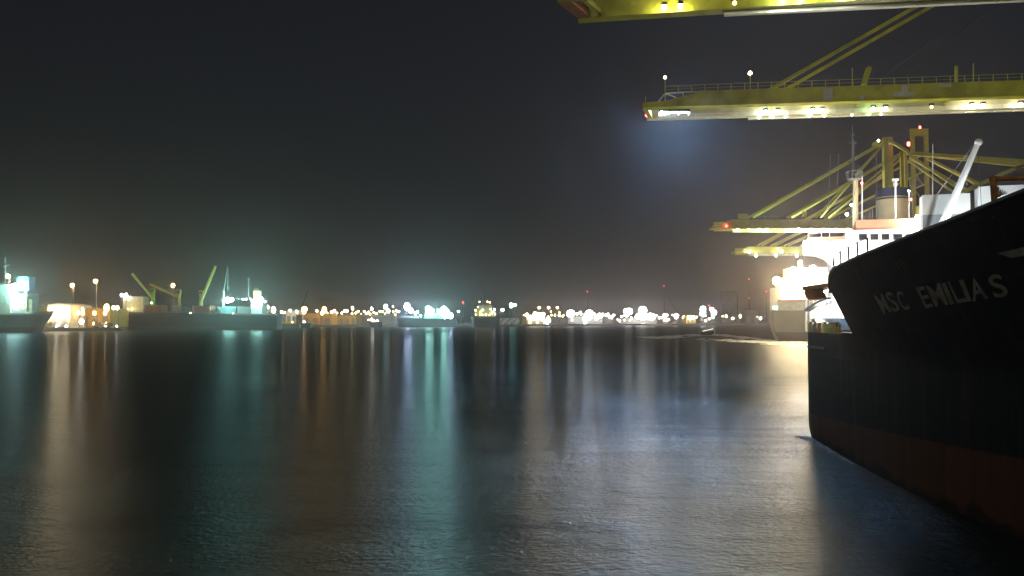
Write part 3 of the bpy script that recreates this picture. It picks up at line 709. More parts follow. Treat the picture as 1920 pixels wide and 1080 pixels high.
K3 = far_crane(263, 1338, 1935, 428, 407, 'yellow quay crane with a fan of stays rising to its mast behind the pale funnel', st3, (1663,), None, None, 0)
for px, wd, dd in ((1659.5, 1.5, 0), (1667.5, 1.6, 7.5)):
    a_ = W(px, 258, 263 + dd); MB().box(a_.x - wd / 2, a_.x + wd / 2, a_.y - .8, a_.y + .8, 3.21, a_.z).build('mast_leg', M_far, K3)
a_ = W(1663, 259, 263); MB().box(a_.x - 2, a_.x + 2, a_.y + .81, a_.y + 6.69, a_.z - 1.6, a_.z - .2).build('mast_head', M_yel, K3)
for px, dd in ((1690, 0), (1697, 7.5)):
    a_ = W(px, 284, 263 + dd); MB().bar((a_.x, a_.y, 3.21), a_, .9).build('back_leg', M_yel, K3)
MB().box(W(1735, 0, 263).x, W(1790, 0, 263).x, 263, 272, PZ(405, 263), PZ(380, 263)).build('machinery_house', M_yel2, K3)
p = W(1395, 404, 263); MB().box(p.x - 1.6, p.x + 1.6, 263.2, 265, p.z - .8, p.z + .6).build('tip_bracket', M_yel2, K3)
p = W(1510, 402, 263); MB().box(p.x - .6, p.x + .6, 263.2, 264.5, p.z - .6, p.z + 1.2).build('stay_bracket', M_yel2, K3)
bulb(W(1362, 423.5, 262.5), .36, 'red', 9, K3, 'warning_lamp', 1.3); 
bulb(W(1703.5, 270, 263), .5, 'red', 30, K3, 'warning_lamp', 1.6)
for px, py, c_, I in ((1384, 428, 'white', 60), (1404, 429, 'yel', 14), (1424, 429, 'green', 110), (1438, 429, 'green', 110), (1498, 430, 'cool', 330), (1520, 429.5, 'cool', 330), (1545, 430, 'cool', 330), (1567, 429, 'cool', 330), (1590, 428, 'cool', 330)):
    bulb(W(px, py, 266.6), .42, c_, I, K3, 'floodlight', .8)
# crane with the tall narrow portal frame
st4 = []
for dd, ox in ((0, 0), (7.5, 8)):
    st4 += [((1420 + ox, 461), (1730, 290), .8, dd), ((1445 + ox, 461), (1735, 320), .7, dd), ((1470 + ox, 461), (1735, 345), .6, dd)]
K4 = far_crane(360, 1379, 1800, 475, 459, 'yellow quay crane with a tall narrow portal tower and small lamps under its boom', st4, (1725,), None, None, 0)
for px in (1712, 1737.5):
    a_ = W(px, 243, 360); MB().box(a_.x - .75, a_.x + .75, 360, 361.6, 3.21, a_.z).build('portal_leg', M_yel2, K4)
a0 = W(1709, 254, 360); a1 = W(1740.5, 241, 360); MB().box(a0.x, a1.x, 359.9, 361.7, a0.z, a1.z).build('portal_beam', M_yel2, K4)
mb = MB(); 
for k in range(4):
    y0_, y1_ = 290 + 32 * k, 322 + 32 * k; mb.bar(W(1714, y0_, 360.8), W(1736, y1_, 360.8), .3)
mb.build('bracing', M_yel2, K4)
bulb(W(1725, 239, 360.5), .5, 'red', 30, K4, 'warning_lamp', 1.4)
for px, py, c_, I in ((1405, 472, 'cool', 25), (1418, 479, 'cool', 50), (1455, 479, 'cool', 70), (1458.5, 468, 'sod', 14), (1466, 472, 'cool', 25), (1494, 479, 'cool', 90)):
    bulb(W(px, py, 358.5), .55, c_, I, K4, 'floodlight', 1.2)

# ------------------------------------------------------------------ third ship, stern on, beyond
d3 = 300
T3 = thing('moored_freighter', (PX(1500, d3), d3, 0), 'freighter with a flat grey stern and glaring white deckhouse beyond the black ship', 'ship', 'ships in the harbour')
def bpx(mb, px0, px1, py0, py1, d, dep):  # real box whose front face covers the pixel rectangle
    return mb.box(W(px0, 600, d).x, W(px1, 600, d).x, d, d + dep, W(960, py1, d).z, W(960, py0, d).z)
xl, xr = PX(1451, d3), PX(1575, d3)
mb = MB(); rows = []
for s, ins in ((0, 0), (.6, -.5), (2, -.8)):
    rows.append([(xl + 3 + ins, d3 + s, -1), (xl + 1.2 + ins, d3 + s, 2), (xl + .3 + ins, d3 + s, 5), (xl + ins, d3 + s, PZ(582, d3)), (xr, d3 + s, PZ(582, d3)), (xr, d3 + s, -1)])
rows = [rows[0]] + [[(x + QD.x * sh, y + sh, z) for x, y, z in rows[-1]] for sh in (0, 90)]
mb.grid(rows, False); mb.add(rows[0], [tuple(range(6))])
mb.build('hull', mat('stern_grey', (.15, .155, .12), .55, .15, .2), T3)
mb = MB(); mb.add([(xl + .3, d3 - .05, PZ(623, d3)), (xr, d3 - .05, PZ(623, d3)), (xr, d3 - .05, -1), (xl + 3, d3 - .05, -1), (xl + 1.0, d3 - .05, 2)], [(0, 4, 3, 2, 1)]).build('boot_band', M_black, T3)
bpx(MB(), 1459, 1575, 565, 582, d3 + .4, 1).build('stern_bulwark', mat('pale_grey', (.52, .58, .52), .5), T3)
bpx(MB(), 1461, 1575, 561.5, 565, d3 + .2, 1.4).build('orange_cap', M_orange, T3)
bpx(MB(), 1466, 1575, 538, 583, d3 + 8, 14).build('deckhouse', M_white, T3)
bpx(MB(), 1474, 1575, 520, 538, d3 + 8.5, 12).build('upper_deckhouse', M_white, T3)
bpx(MB(), 1484, 1575, 502, 520, d3 + 9, 9).build('bridge_house', M_white, T3)
bpx(MB(), 1500, 1506, 488, 502, d3 + 10, 2).build('mast', M_white, T3)
mb = MB(); 
for k in range(5): bpx(mb, 1452 + k * .0 + k * 1.8, 1453 + k * 1.8, 571 - k * 2, 582, d3 + 1.5, .2)
mb.build('stern_rail', M_white, T3)
for px, py, c_, I, r in ((1457, 527, 'gold', 2400, 1.6), (1490, 514, 'gold', 2600, 1.5), (1506, 514, 'gold', 2600, 1.5), (1543, 514, 'gold', 2600, 1.5), (1474, 530, 'gold', 800, 1.0), (1500, 545, 'gold', 700, .8), (1530, 548, 'gold', 700, .8), (1482, 548, 'gold', 400, .7), (1516, 530, 'gold', 900, 1.0), (1524, 503, 'white', 900, 1.1), (1488, 505, 'white', 500, .9),
                         (1500, 493, 'white', 150, .5), (1452, 577, 'cool', 140, .5)):
    bulb(W(px, py, d3 + 3), r, c_, I, T3, 'floodlight')

# ------------------------------------------------------------------ far ships
def side_hull(t, px0, px1, ydk, d, beam, m, bow, name='hull', sheer=1.2, rake=9, boot=None):
    """ship lying across the view; bow 'a' towards the low pixel end, 'b' towards the high one"""
    x0, x1 = PX(px0, d), PX(px1, d); L = x1 - x0; zd = PZ(ydk, d); yc = d + beam / 2
    rows = []; n = 18
    for k in range(n + 1):
        u = k / n; e = u if bow == 'a' else 1 - u
        f = min(1, math.sin(min(1, e / .22) * PI / 2) ** .8 + .03); g = min(1, .75 + (1 - e) / .3 * .25)
        row = []
        for z in (-1, zd * .25, zd * .55, zd * .85, zd):
            rk = rake * (1 - z / zd) * (1 - e) ** 6
            x = x0 + L * u + (rk if bow == 'a' else -rk)
            hb = beam / 2 * min(f, g) * (.82 + .18 * max(0, z) / zd); zz = z + (sheer * (1 - e) ** 4 if z == zd else 0)
            row.append((x, yc - hb, zz))
        row += [(p[0], 2 * yc - p[1], p[2]) for p in reversed(row)]
        rows.append(row)
    mb = MB().grid(rows); mb.add(rows[0], [tuple(range(10))]); mb.add(rows[-1], [tuple(range(9, -1, -1))])
    return mb.build(name, m, t)
def hullmat(name, top, bot, zs):
    m = bpy.data.materials.new(name); m.use_nodes = True; N = m.node_tree; b = N.nodes['Principled BSDF']; b.inputs['Roughness'].default_value = .6
    tc = N.nodes.new('ShaderNodeTexCoord'); sp = N.nodes.new('ShaderNodeSeparateXYZ'); N.links.new(tc.outputs['Object'], sp.inputs[0])
    nz = N.nodes.new('ShaderNodeTexNoise'); nz.inputs['Scale'].default_value = .12; N.links.new(tc.outputs['Object'], nz.inputs['Vector'])
    r = N.nodes.new('ShaderNodeMapRange'); r.inputs['From Min'].default_value = zs - .3; r.inputs['From Max'].default_value = zs + .3; N.links.new(sp.outputs['Z'], r.inputs['Value'])
    mx = N.nodes.new('ShaderNodeMix'); mx.data_type = 'RGBA'; mx.inputs['A'].default_value = bot + (1,); mx.inputs['B'].default_value = top + (1,); N.links.new(r.outputs[0], mx.inputs['Factor'])
    m2 = N.nodes.new('ShaderNodeMix'); m2.data_type = 'RGBA'; m2.blend_type = 'MULTIPLY'; m2.inputs['Factor'].default_value = .5
    N.links.new(mx.outputs['Result'], m2.inputs['A']); N.links.new(nz.outputs['Color'], m2.inputs['B']); N.links.new(m2.outputs['Result'], b.inputs['Base Color']); return m
def PT(px, py, d): return W(px, py, d)
# -- ship at the edge of the view
dA = 500
A = thing('bow_on_freighter', (PX(10, dA), dA, 0), 'grey green freighter with blue lit funnel and pale deckhouse, cut off by the picture edge', 'ship', 'ships in the harbour')
side_hull(A, -60, 86, 587, dA, 18, hullmat('freighter_green', (.07, .12, .09), (.03, .03, .025), 3.4), 'b', sheer=1.6, rake=12)
bpx(MB(), -40, 19, 533, 590, dA + 2, 14).build('deckhouse', mat('pale_house', (.24, .32, .25), .5), A)
bpx(MB(), 20, 50, 551, 588, dA + 3, 12).build('lower_deckhouse', mat('dim_house', (.14, .22, .19), .5), A)
mb = MB(); bpx(mb, 30, 52, 519, 545, dA + 5, 7); mb.build('funnel', mat('blue_lit_funnel', (.05, .22, .45), .5), A)  # blue light on the funnel is put into its base colour
bpx(MB(), 52, 60, 561, 588, dA + 4, 5).build('winch_house', mat('pale_house', (.5, .6, .5), .5), A)
mb = MB(); mb.bar(PT(10, 535, dA + 6), PT(10, 482, dA + 6), .5); mb.bar(PT(4, 500, dA + 6), PT(18, 497, dA + 6), .35); mb.bar(PT(7, 488, dA + 6), PT(15, 490, dA + 6), .3); mb.build('mast', M_grey, A)
for px, py, c_, I, r in ((28, 538, 'teal', 6500, 2.1), (33, 541, 'cool', 1200, .7), (47, 539, 'teal', 260, .5), (48, 549, 'teal', 200, .5), (25, 565, 'white', 160, .5), (26, 575, 'white', 200, .6), (43, 567, 'warm', 60, .4), (43, 577, 'warm', 60, .4)):
    bulb(PT(px, py, dA + 1), r, c_, I, A, 'floodlight')
# -- geared bulk carrier
dB = 640
Bk = thing('bulk_carrier', (PX(365, dB), dB, 0), 'long dark bulk carrier with green deck cranes lying along the far quay', 'ship', 'ships in the harbour')
side_hull(Bk, 213, 516, 588, dB, 22, hullmat('bulk_hull', (.016, .018, .018), (.05, .038, .025), 3.6), 'a', sheer=2.2, rake=7)
lime = mat('crane_green', (.28, .42, .05), .5, .15, .3); olive = mat('crane_olive', (.38, .34, .07), .5, .15, .3)
def deck_crane(px, yb_, yt, jx, jy, jb, m, wpx, nm='deck_crane'):
    a = PT(px, yb_, dB + 9); b_ = PT(px, yt, dB + 9)
    t = MB().tube(a, b_, wpx, wpx * .75, 8).box(b_.x - wpx * .9, b_.x + wpx * .9, b_.y - 2, b_.y + 2, b_.z - 3.5, b_.z).build(nm, m, Bk)
    MB().bar(PT(px, jb, dB + 7.4), PT(jx, jy, dB + 7.4), 1.3, 1.9).build('jib', m, t)
    mb = MB(); mb.tube(b_, PT(jx, jy, dB + 8), .12, .12, 5); mb.build('luffing_wire', M_dark, t)
    MB().box(b_.x - wpx * .7, b_.x + wpx * .7, b_.y - 2.1, b_.y - 2.0, b_.z - 2.6, b_.z - 1.2).build('cab_window', M_glass, t)
deck_crane(287, 572, 541, 248, 513, 560, lime, 1.9); deck_crane(336, 580, 543, 281, 533, 557, olive, 1.6); deck_crane(377, 574, 545, 404, 499, 564, olive, 1.6)
mb = MB(); mb.bar(PT(420, 545, dB + 9), PT(427, 500, dB + 9), .5); mb.bar(PT(427, 545, dB + 11), PT(428, 503, dB + 11), .4); mb.bar(PT(419, 588, dB + 9), PT(420, 545, dB + 9), 1.2); mb.build('derrick', M_grey, Bk)
for (x0, x1, yt, c_) in ((272, 302, 572, cont_b), (321, 338, 573, cont_g), (341, 359, 574, cont_t), (361, 393, 573, cont_b), (406, 442, 575, cont_t), (445, 469, 575, cont_g)):
    mb = MB(); bpx(mb, x0, x1, yt, 588, dB + 4, 12)
    n = max(3, int((x1 - x0) / 2.2))
    for k in range(n + 1): bpx(mb, x0 + (x1 - x0) * k / n - .25, x0 + (x1 - x0) * k / n + .25, yt + 1, 588, dB + 3.8, .2)
    mb.build('hatch_stow', c_, Bk)
bpx(MB(), 230, 268, 556, 586, dB + 6, 10).build('fore_house', mat('cream_house', (.66, .66, .45), .5), Bk)
bpx(MB(), 470, 491, 561, 588, dB + 3, 15).build('deckhouse', mat('pale_house2', (.5, .55, .45), .5), Bk)
bpx(MB(), 474, 486, 545, 561, dB + 8, 6).build('funnel', mat('orange_funnel', (.5, .24, .08), .5), Bk)
bpx(MB(), 476, 484, 540, 545, dB + 9, 4).build('funnel_top', M_dark, Bk)
mb = MB(); mb.bar(PT(466, 560, dB + 8), PT(466, 521, dB + 8), .45); mb.bar(PT(463, 523, dB + 8), PT(469, 523, dB + 8), .4); mb.build('mast', M_grey, Bk)
mb = MB()
for px in range(221, 272, 5): mb.bar(PT(px, 588, dB + 3), PT(px, 582, dB + 3), .2)
mb.bar(PT(221, 583, dB + 3), PT(271, 583, dB + 3), .2); mb.build('bow_rail', M_dark, Bk)
for px, py, c_, I, r in ((427, 563, 'teal', 5200, 2.0), (434, 562, 'teal', 2600, 1.5), (482, 563, 'teal', 3400, 1.7), (489, 561, 'teal', 3000, 1.7), (456, 561, 'cool', 60, .5), (461.5, 561, 'cool', 60, .5), (470, 561, 'cool', 40, .5), (497, 566, 'cool', 80, .5),
                         (240, 580, 'yel', 50, .5), (248, 579, 'yel', 50, .5), (357, 587, 'warm', 25, .4), (437, 588, 'warm', 25, .4), (284, 568, 'green', 60, .4)):
    bulb(PT(px, py, dB + 2), r, c_, I, Bk, 'floodlight')
for px in (228, 236.5):
    lp = MB().tube(PT(px, 588, dB + 5), PT(px, 553, dB + 5), .25, .2, 6).build('bow_lamp_post', M_grey, Bk); bulb(PT(px, 553, dB + 4.6), .8, 'white', 420, lp, 'lamp', 1.4)

# ------------------------------------------------------------------ buildings, yard vehicles and cranes on the far quay
def warehouse(px0, px1, pyt, d, dep, m, label, gable=1.5, doors=3, group='sheds along the far shore'):
    x0, x1 = PX(px0, d), PX(px1, d); zt = PZ(pyt, d)
    t = thing('warehouse', ((x0 + x1) / 2, d, LZ), label, 'warehouse', group)
    MB().box(x0, x1, d, d + dep, LZ + .01, zt).build('wall', m, t)
    xm = (x0 + x1) / 2
    MB().prism([(x0 - .4, d - .4, zt + .01), (x1 + .4, d - .4, zt + .01), (xm, d - .4, zt + gable)], (0, dep + .8, 0)).build('roof', mat('tin_roof', (.35, .34, .30), .6), t)
    for k in range(doors):
        c = x0 + (x1 - x0) * (k + .5) / doors; wd = (x1 - x0) / doors * .28
        MB().box(c - wd, c + wd, d - .08, d, LZ + .01, LZ + (zt - LZ) * .6).build('door', M_grey, t)
    return t
ochre = mat('ochre_wall', (.60, .38, .08), .8)
warehouse(89, 131, 572, 590, 30, mat('white_wall', (.8, .76, .62), .7), 'floodlit white warehouse glaring between the grey green freighter and the first lamp mast', 1.6, 2)
warehouse(68, 87, 576, 640, 24, ochre, 'dim ochre shed just behind the bow of the grey green freighter', 3.0, 1)
warehouse(133, 206, 579, 612, 30, ochre, 'long ochre shed behind the two tall lamp masts', .8, 4)
warehouse(536, 556, 582, 930, 30, M_white, 'small white lit hall beside the dark mobile crane', .6, 2)
warehouse(565, 600, 588, 980, 40, ochre, 'ochre shed beneath the tall orange lamp', 1, 2)
warehouse(604, 622, 589, 990, 30, ochre, 'narrow ochre shed beneath the second orange lamp', 1, 1)
warehouse(624, 668, 592, 1050, 40, ochre, 'long low shed between the orange lamps and the blue floodlights', 1, 4)
warehouse(676, 735, 593, 1080, 40, M_grey, 'long grey shed behind the small work boats', 1, 5)
warehouse(980, 1022, 594, 1100, 40, mat('white_wall', (.8, .76, .62), .7), 'white shed under a dense row of warm lamps', 1, 3)
warehouse(1065, 1130, 595, 1240, 40, M_grey, 'wide grey shed under the first white floodlight cluster', 1, 5)
warehouse(1165, 1232, 597, 1260, 40, M_grey, 'wide grey shed under the second white floodlight cluster', 1, 5)
warehouse(1287, 1304, 592, 1290, 30, mat('yellow_wall', (.7, .55, .15), .7), 'small yellow lit hall short of the lattice tower', 1, 2)
warehouse(1396, 1426, 582, 1300, 30, M_dark, 'dark square block beside the tall mast with red lamps', .5, 2)
# quay edge fenders / low block wall near the small boats
def truck(px, d, col_, label):
    p = Vector((PX(px, d), d, LZ)); t = thing('truck', p, label, 'truck', 'trucks on the far quay')
    MB().box(p.x - 4, p.x + 1.5, d, d + 2.5, LZ + 1.1, LZ + 3.6).build('cargo_box', col_, t)
    MB().prism([(p.x + 1.7, d + .05, LZ + .8), (p.x + 4, d + .05, LZ + .8), (p.x + 4, d + .05, LZ + 2), (p.x + 3.4, d + .05, LZ + 3.1), (p.x + 1.7, d + .05, LZ + 3.1)], (0, 2.4, 0)).build('cab', M_white, t)
    MB().box(p.x - 4, p.x + 3.9, d + .3, d + 2.2, LZ + .6, LZ + .79).build('chassis', M_dark, t)
    for wx in (-3.1, -1.9, 2.9):
        for wy in (0, 2.1): MB().tube((p.x + wx, d + wy, LZ + .5), (p.x + wx, d + wy + .4, LZ + .5), .5, .5, 10).build('wheel', M_black, t)
    for wy in (.35, 2.0): bulb((p.x + 4.08, d + wy, LZ + 1.0), .18, 'white', 40, t, 'headlight')
truck(94, 570, M_yel, 'yellow truck with glaring headlights parked before the white warehouse'); truck(112, 572, M_white, 'white truck parked before the white warehouse')
truck(186, 571, M_cream, 'cream truck parked on the quay below the taller lamp mast'); truck(207, 571, M_grey, 'grey truck parked next to the bow of the bulk carrier')
def mobile_crane(px, pyb, jx, jy, d, label, m=M_dark):
    p = PT(px, pyb, d); t = thing('mobile_crane', (p.x, d, LZ), label, 'crane', 'mobile cranes on the far shore')
    MB().box(p.x - 3, p.x + 3, d, d + 4, LZ + 1, p.z).build('cab', m, t)
    mb = MB()
    for s in (-2, 2): mb.box(p.x - 3.5, p.x + 3.5, d + 2 + s - .6, d + 2 + s + .6, LZ + .01, LZ + 1)
    mb.build('undercarriage', m, t)
    q_ = PT(jx, jy, d + 2); a = Vector((p.x, d + 2, p.z)); mb = MB(); u = (q_ - a)
    for s in (-.6, .6): mb.bar(a + Vector((s, 0, 0)), q_ + Vector((s * .3, 0, 0)), .4)
    for k in range(12): mb.bar(a + u * (k / 12) + Vector((-.55, 0, 0)), a + u * ((k + 1) / 12) + Vector((.5, 0, 0)), .25)
    mb.build('lattice_jib', m, t)
mobile_crane(560, 590, 577, 545, 900, 'dark mobile crane with its jib raised beside the orange lamp')
mobile_crane(983, 592, 997, 552, 1050, 'mobile crane with a thin raised jib beside the striped pale stack', M_yel2)
mobile_crane(1273, 590, 1246, 545, 1280, 'mobile crane with a faint leaning jib by the red lamp mast')
# lattice tower
d_ = 1300; x0, x1 = PX(1353, d_), PX(1383, d_)
t = thing('lattice_tower', ((x0 + x1) / 2, d_, LZ), 'dark tower of two tall legs joined by crossed braces on the far shore', 'tower')
zt = PZ(545, d_)
for x in (x0, x1): MB().box(x - .9, x + .9, d_, d_ + 1.8, LZ + .01, zt).build('leg', M_dark, t)
mb = MB(); zm = PZ(575, d_)
for z0_, z1_ in ((LZ + 1, zm), (zm, zt - 1)): mb.bar((x0 + .9, d_ + .5, z0_), (x1 - .9, d_ + .5, z1_), .6); mb.bar((x0 + .9, d_ + 1.3, z1_), (x1 - .9, d_ + 1.3, z0_), .6)
mb.build('cross_brace', M_dark, t)
MB().box(x0 + .91, x1 - .91, d_ + .2, d_ + 1.6, zt - 1.6, zt - .4).build('top_beam', M_dark, t)
# masts with red lamps
def mast(px, pyt, d, reds, label, r=.7):
    p = PT(px, pyt, d); t = thing('warning_mast', (p.x, d, LZ), label, 'mast', 'masts with red lamps on the far shore')
    MB().tube((p.x, d, LZ + .01), (p.x, d, p.z), r, r * .5, 8).build('pole', M_dark, t)
    for ry in reds: bulb(PT(px, ry, d - r - .9), .75, 'red', 30, t, 'warning_lamp', 1.4)
mast(1404.5, 523, 1310, (523, 559), 'tall dark mast carrying two red lamps beside the square block')
mast(1437, 546, 1310, (546,), 'thin mast with a faint red lamp close to the grey stern'); mast(1245, 536, 1300, (536,), 'mast with a red lamp above the leaning mobile crane')
mast(1101.5, 547, 1290, (547,), 'mast with a red lamp above the first white floodlight cluster'); mast(868, 567, 1100, (567,), 'mast with a dim red lamp between the teal floodlights and the lit tug')
mast(1330, 573, 1310, (573,), 'mast with a small red lamp between two white floodlights')

# lit tug
def vessel(px0, px1, ydk, d, beam, hm_, label, houses, lamps, name='tug_boat', cat='boat', bow='a', mastp=None, group='small craft off the far shore'):
    t = thing(name, (PX((px0 + px1) / 2, d), d, 0), label, cat, group)
    side_hull(t, px0, px1, ydk, d, beam, hm_, bow, sheer=.8, rake=2)
    for nm, x0, x1, y0, y1, m in houses: bpx(MB(), x0, x1, y0, y1, d + beam * .25, beam * .5).build(nm, m, t)
    if mastp:
        mb = MB(); 
        for px, y0, y1 in mastp: mb.bar(PT(px, y0, d + beam / 2), PT(px, y1, d + beam / 2), .8)
        mb.build('mast', M_dark, t)
    for px, py, c_, I, r in lamps: bulb(PT(px, py, d + beam * .2 - 1), r, c_, I, t, 'deck_lamp', 1.3)
    return t
dh = hullmat('tug_hull', (.03, .05, .045), (.05, .03, .02), .6)
vessel(882, 936, 594, 860, 16, dh, 'tug with a dark mast and many small lit lamps on its decks', [('deckhouse', 890, 930, 584, 594, mat('tug_house', (.2, .24, .14), .6)), ('wheelhouse', 896, 922, 572, 584, mat('tug_house', (.2, .24, .14), .6)), ('funnel', 910, 917, 566, 572, M_dark)],
       [(892, 582, 'warm', 90, .6), (896, 576, 'yel', 25, .4), (899, 566, 'warm', 20, .4), (914, 566, 'warm', 45, .5), (918.5, 567, 'sod', 25, .4), (892, 590, 'yel', 20, .4), (900, 590, 'yel', 20, .4), (901, 585, 'yel', 25, .4), (905, 581, 'cool', 60, .5),
        (904.5, 590, 'yel', 35, .5), (911, 590, 'warm', 40, .5), (918, 590, 'yel', 30, .4), (922, 587, 'yel', 60, .6), (920, 580, 'warm', 45, .5), (926.5, 581, 'blue', 240, .8), (928, 589, 'warm', 40, .5)], mastp=[(902.5, 572, 556), (907.5, 572, 550)])
vessel(742, 856, 597, 900, 20, hullmat('teal_hull', (.04, .14, .13), (.02, .03, .03), 1), 'teal lit supply vessel lying under the blue green floodlights', [('deckhouse', 796, 846, 588, 597, mat('teal_house', (.25, .5, .45), .6)), ('wheelhouse', 818, 838, 579, 588, mat('teal_house', (.25, .5, .45), .6)), ('cargo_rack', 750, 785, 592, 597, M_grey)],
       [(803, 581, 'teal', 3600, 3.4), (810, 583, 'teal', 1500, 2.2), (832, 581, 'teal', 3600, 3.2), (839, 583, 'teal', 700, 1.5), (845, 592, 'blue', 1700, 2.6), (834, 597, 'cool', 120, .6), (763, 575, 'blue', 4000, 3.4), (770, 582, 'blue', 1800, 2.4), (779, 590, 'teal', 160, .7), (783, 585, 'teal', 260, .8), (789, 592, 'teal', 400, .8), (777, 586, 'cool', 120, .6)],
       name='supply_vessel', mastp=[(821, 579, 566), (763, 597, 577)])
vessel(690, 716, 604, 830, 8, dh, 'small dark work boat with three white lamps close together', [('wheelhouse', 695, 708, 600, 604, M_grey)], [(691, 600, 'warm', 35, .5), (697, 599, 'white', 160, .8), (700, 601, 'white', 140, .7), (708, 601, 'warm', 60, .5)], name='work_boat')
vessel(560, 582, 606, 780, 8, dh, 'small dark work boat with one white lamp below the orange lamp', [('wheelhouse', 566, 574, 601, 606, M_grey)], [(570, 603, 'white', 50, .5)], name='work_boat')
vessel(515, 560, 607, 720, 10, hullmat('barge_hull', (.14, .10, .05), (.04, .03, .02), .8), 'flat brown barge with a low cargo heap off the stern of the bulk carrier', [('cargo_heap', 520, 552, 603, 607, ochre)], [(548, 604, 'sod', 18, .4)], name='barge')
# striped pale stack of containers near the tug
x0 = PX(938, 1010); x1 = PX(974, 1010)
for k in range(9):
    for lv in range(3):
        xx = x0 + (x1 - x0) * k / 9
        container((xx, 1010, LZ + .01 + 2.62 * lv), Vector((1, 0, 0)), Vector((0, 1, 0)), 2.44, 6.1, 2.6, (M_cream, cont_g, cont_w)[(k * 2 + lv) % 3],
                  ('cream', 'grey', 'white')[(k * 2 + lv) % 3] + ' container seen end on in the far stack between the tug and the warm lamps', 'containers in the far stack', False)

# ------------------------------------------------------------------ lamps on the far shore
proto = {}
def lamp(px, py, d, c_, I, r, label, group, name='lamp_post', thick=.28, flat=1.0):
    p = PT(px, py, d); key = (c_, I, r); g = p.z - LZ
    t = thing(name, (p.x, d, LZ), label, 'lamp', group)
    MB().tube((p.x, d + r + .4, LZ + .01), (p.x, d + r + .4, p.z), thick * 1.4, thick, 6).bar((p.x, d + r + .4, p.z), (p.x, d, p.z + r * .6), .25).build('pole', M_grey, t)
    bulb(p, r, c_, I, t, 'lamp_head', flat)
    return t
BIG = 1000
lamp(135.5, 535, 620, 'sod', BIG, 1.35, 'shorter of two tall sodium lamp masts beside the white warehouse', 'tall sodium lamp masts', 'lamp_mast', .5)
lamp(179, 527, 640, 'sod', BIG, 1.35, 'taller of two tall sodium lamp masts beside the white warehouse', 'tall sodium lamp masts', 'lamp_mast', .5)
lamp(324.5, 535, 720, 'sod', BIG, 1.35, 'tall sodium lamp mast between the deck cranes of the bulk carrier', 'tall sodium lamp masts', 'lamp_mast', .5)
lamp(15, 518, 560, 'sod', BIG * .8, 1.35, 'tall sodium lamp mast behind the mast of the grey green freighter', 'tall sodium lamp masts', 'lamp_mast', .5)
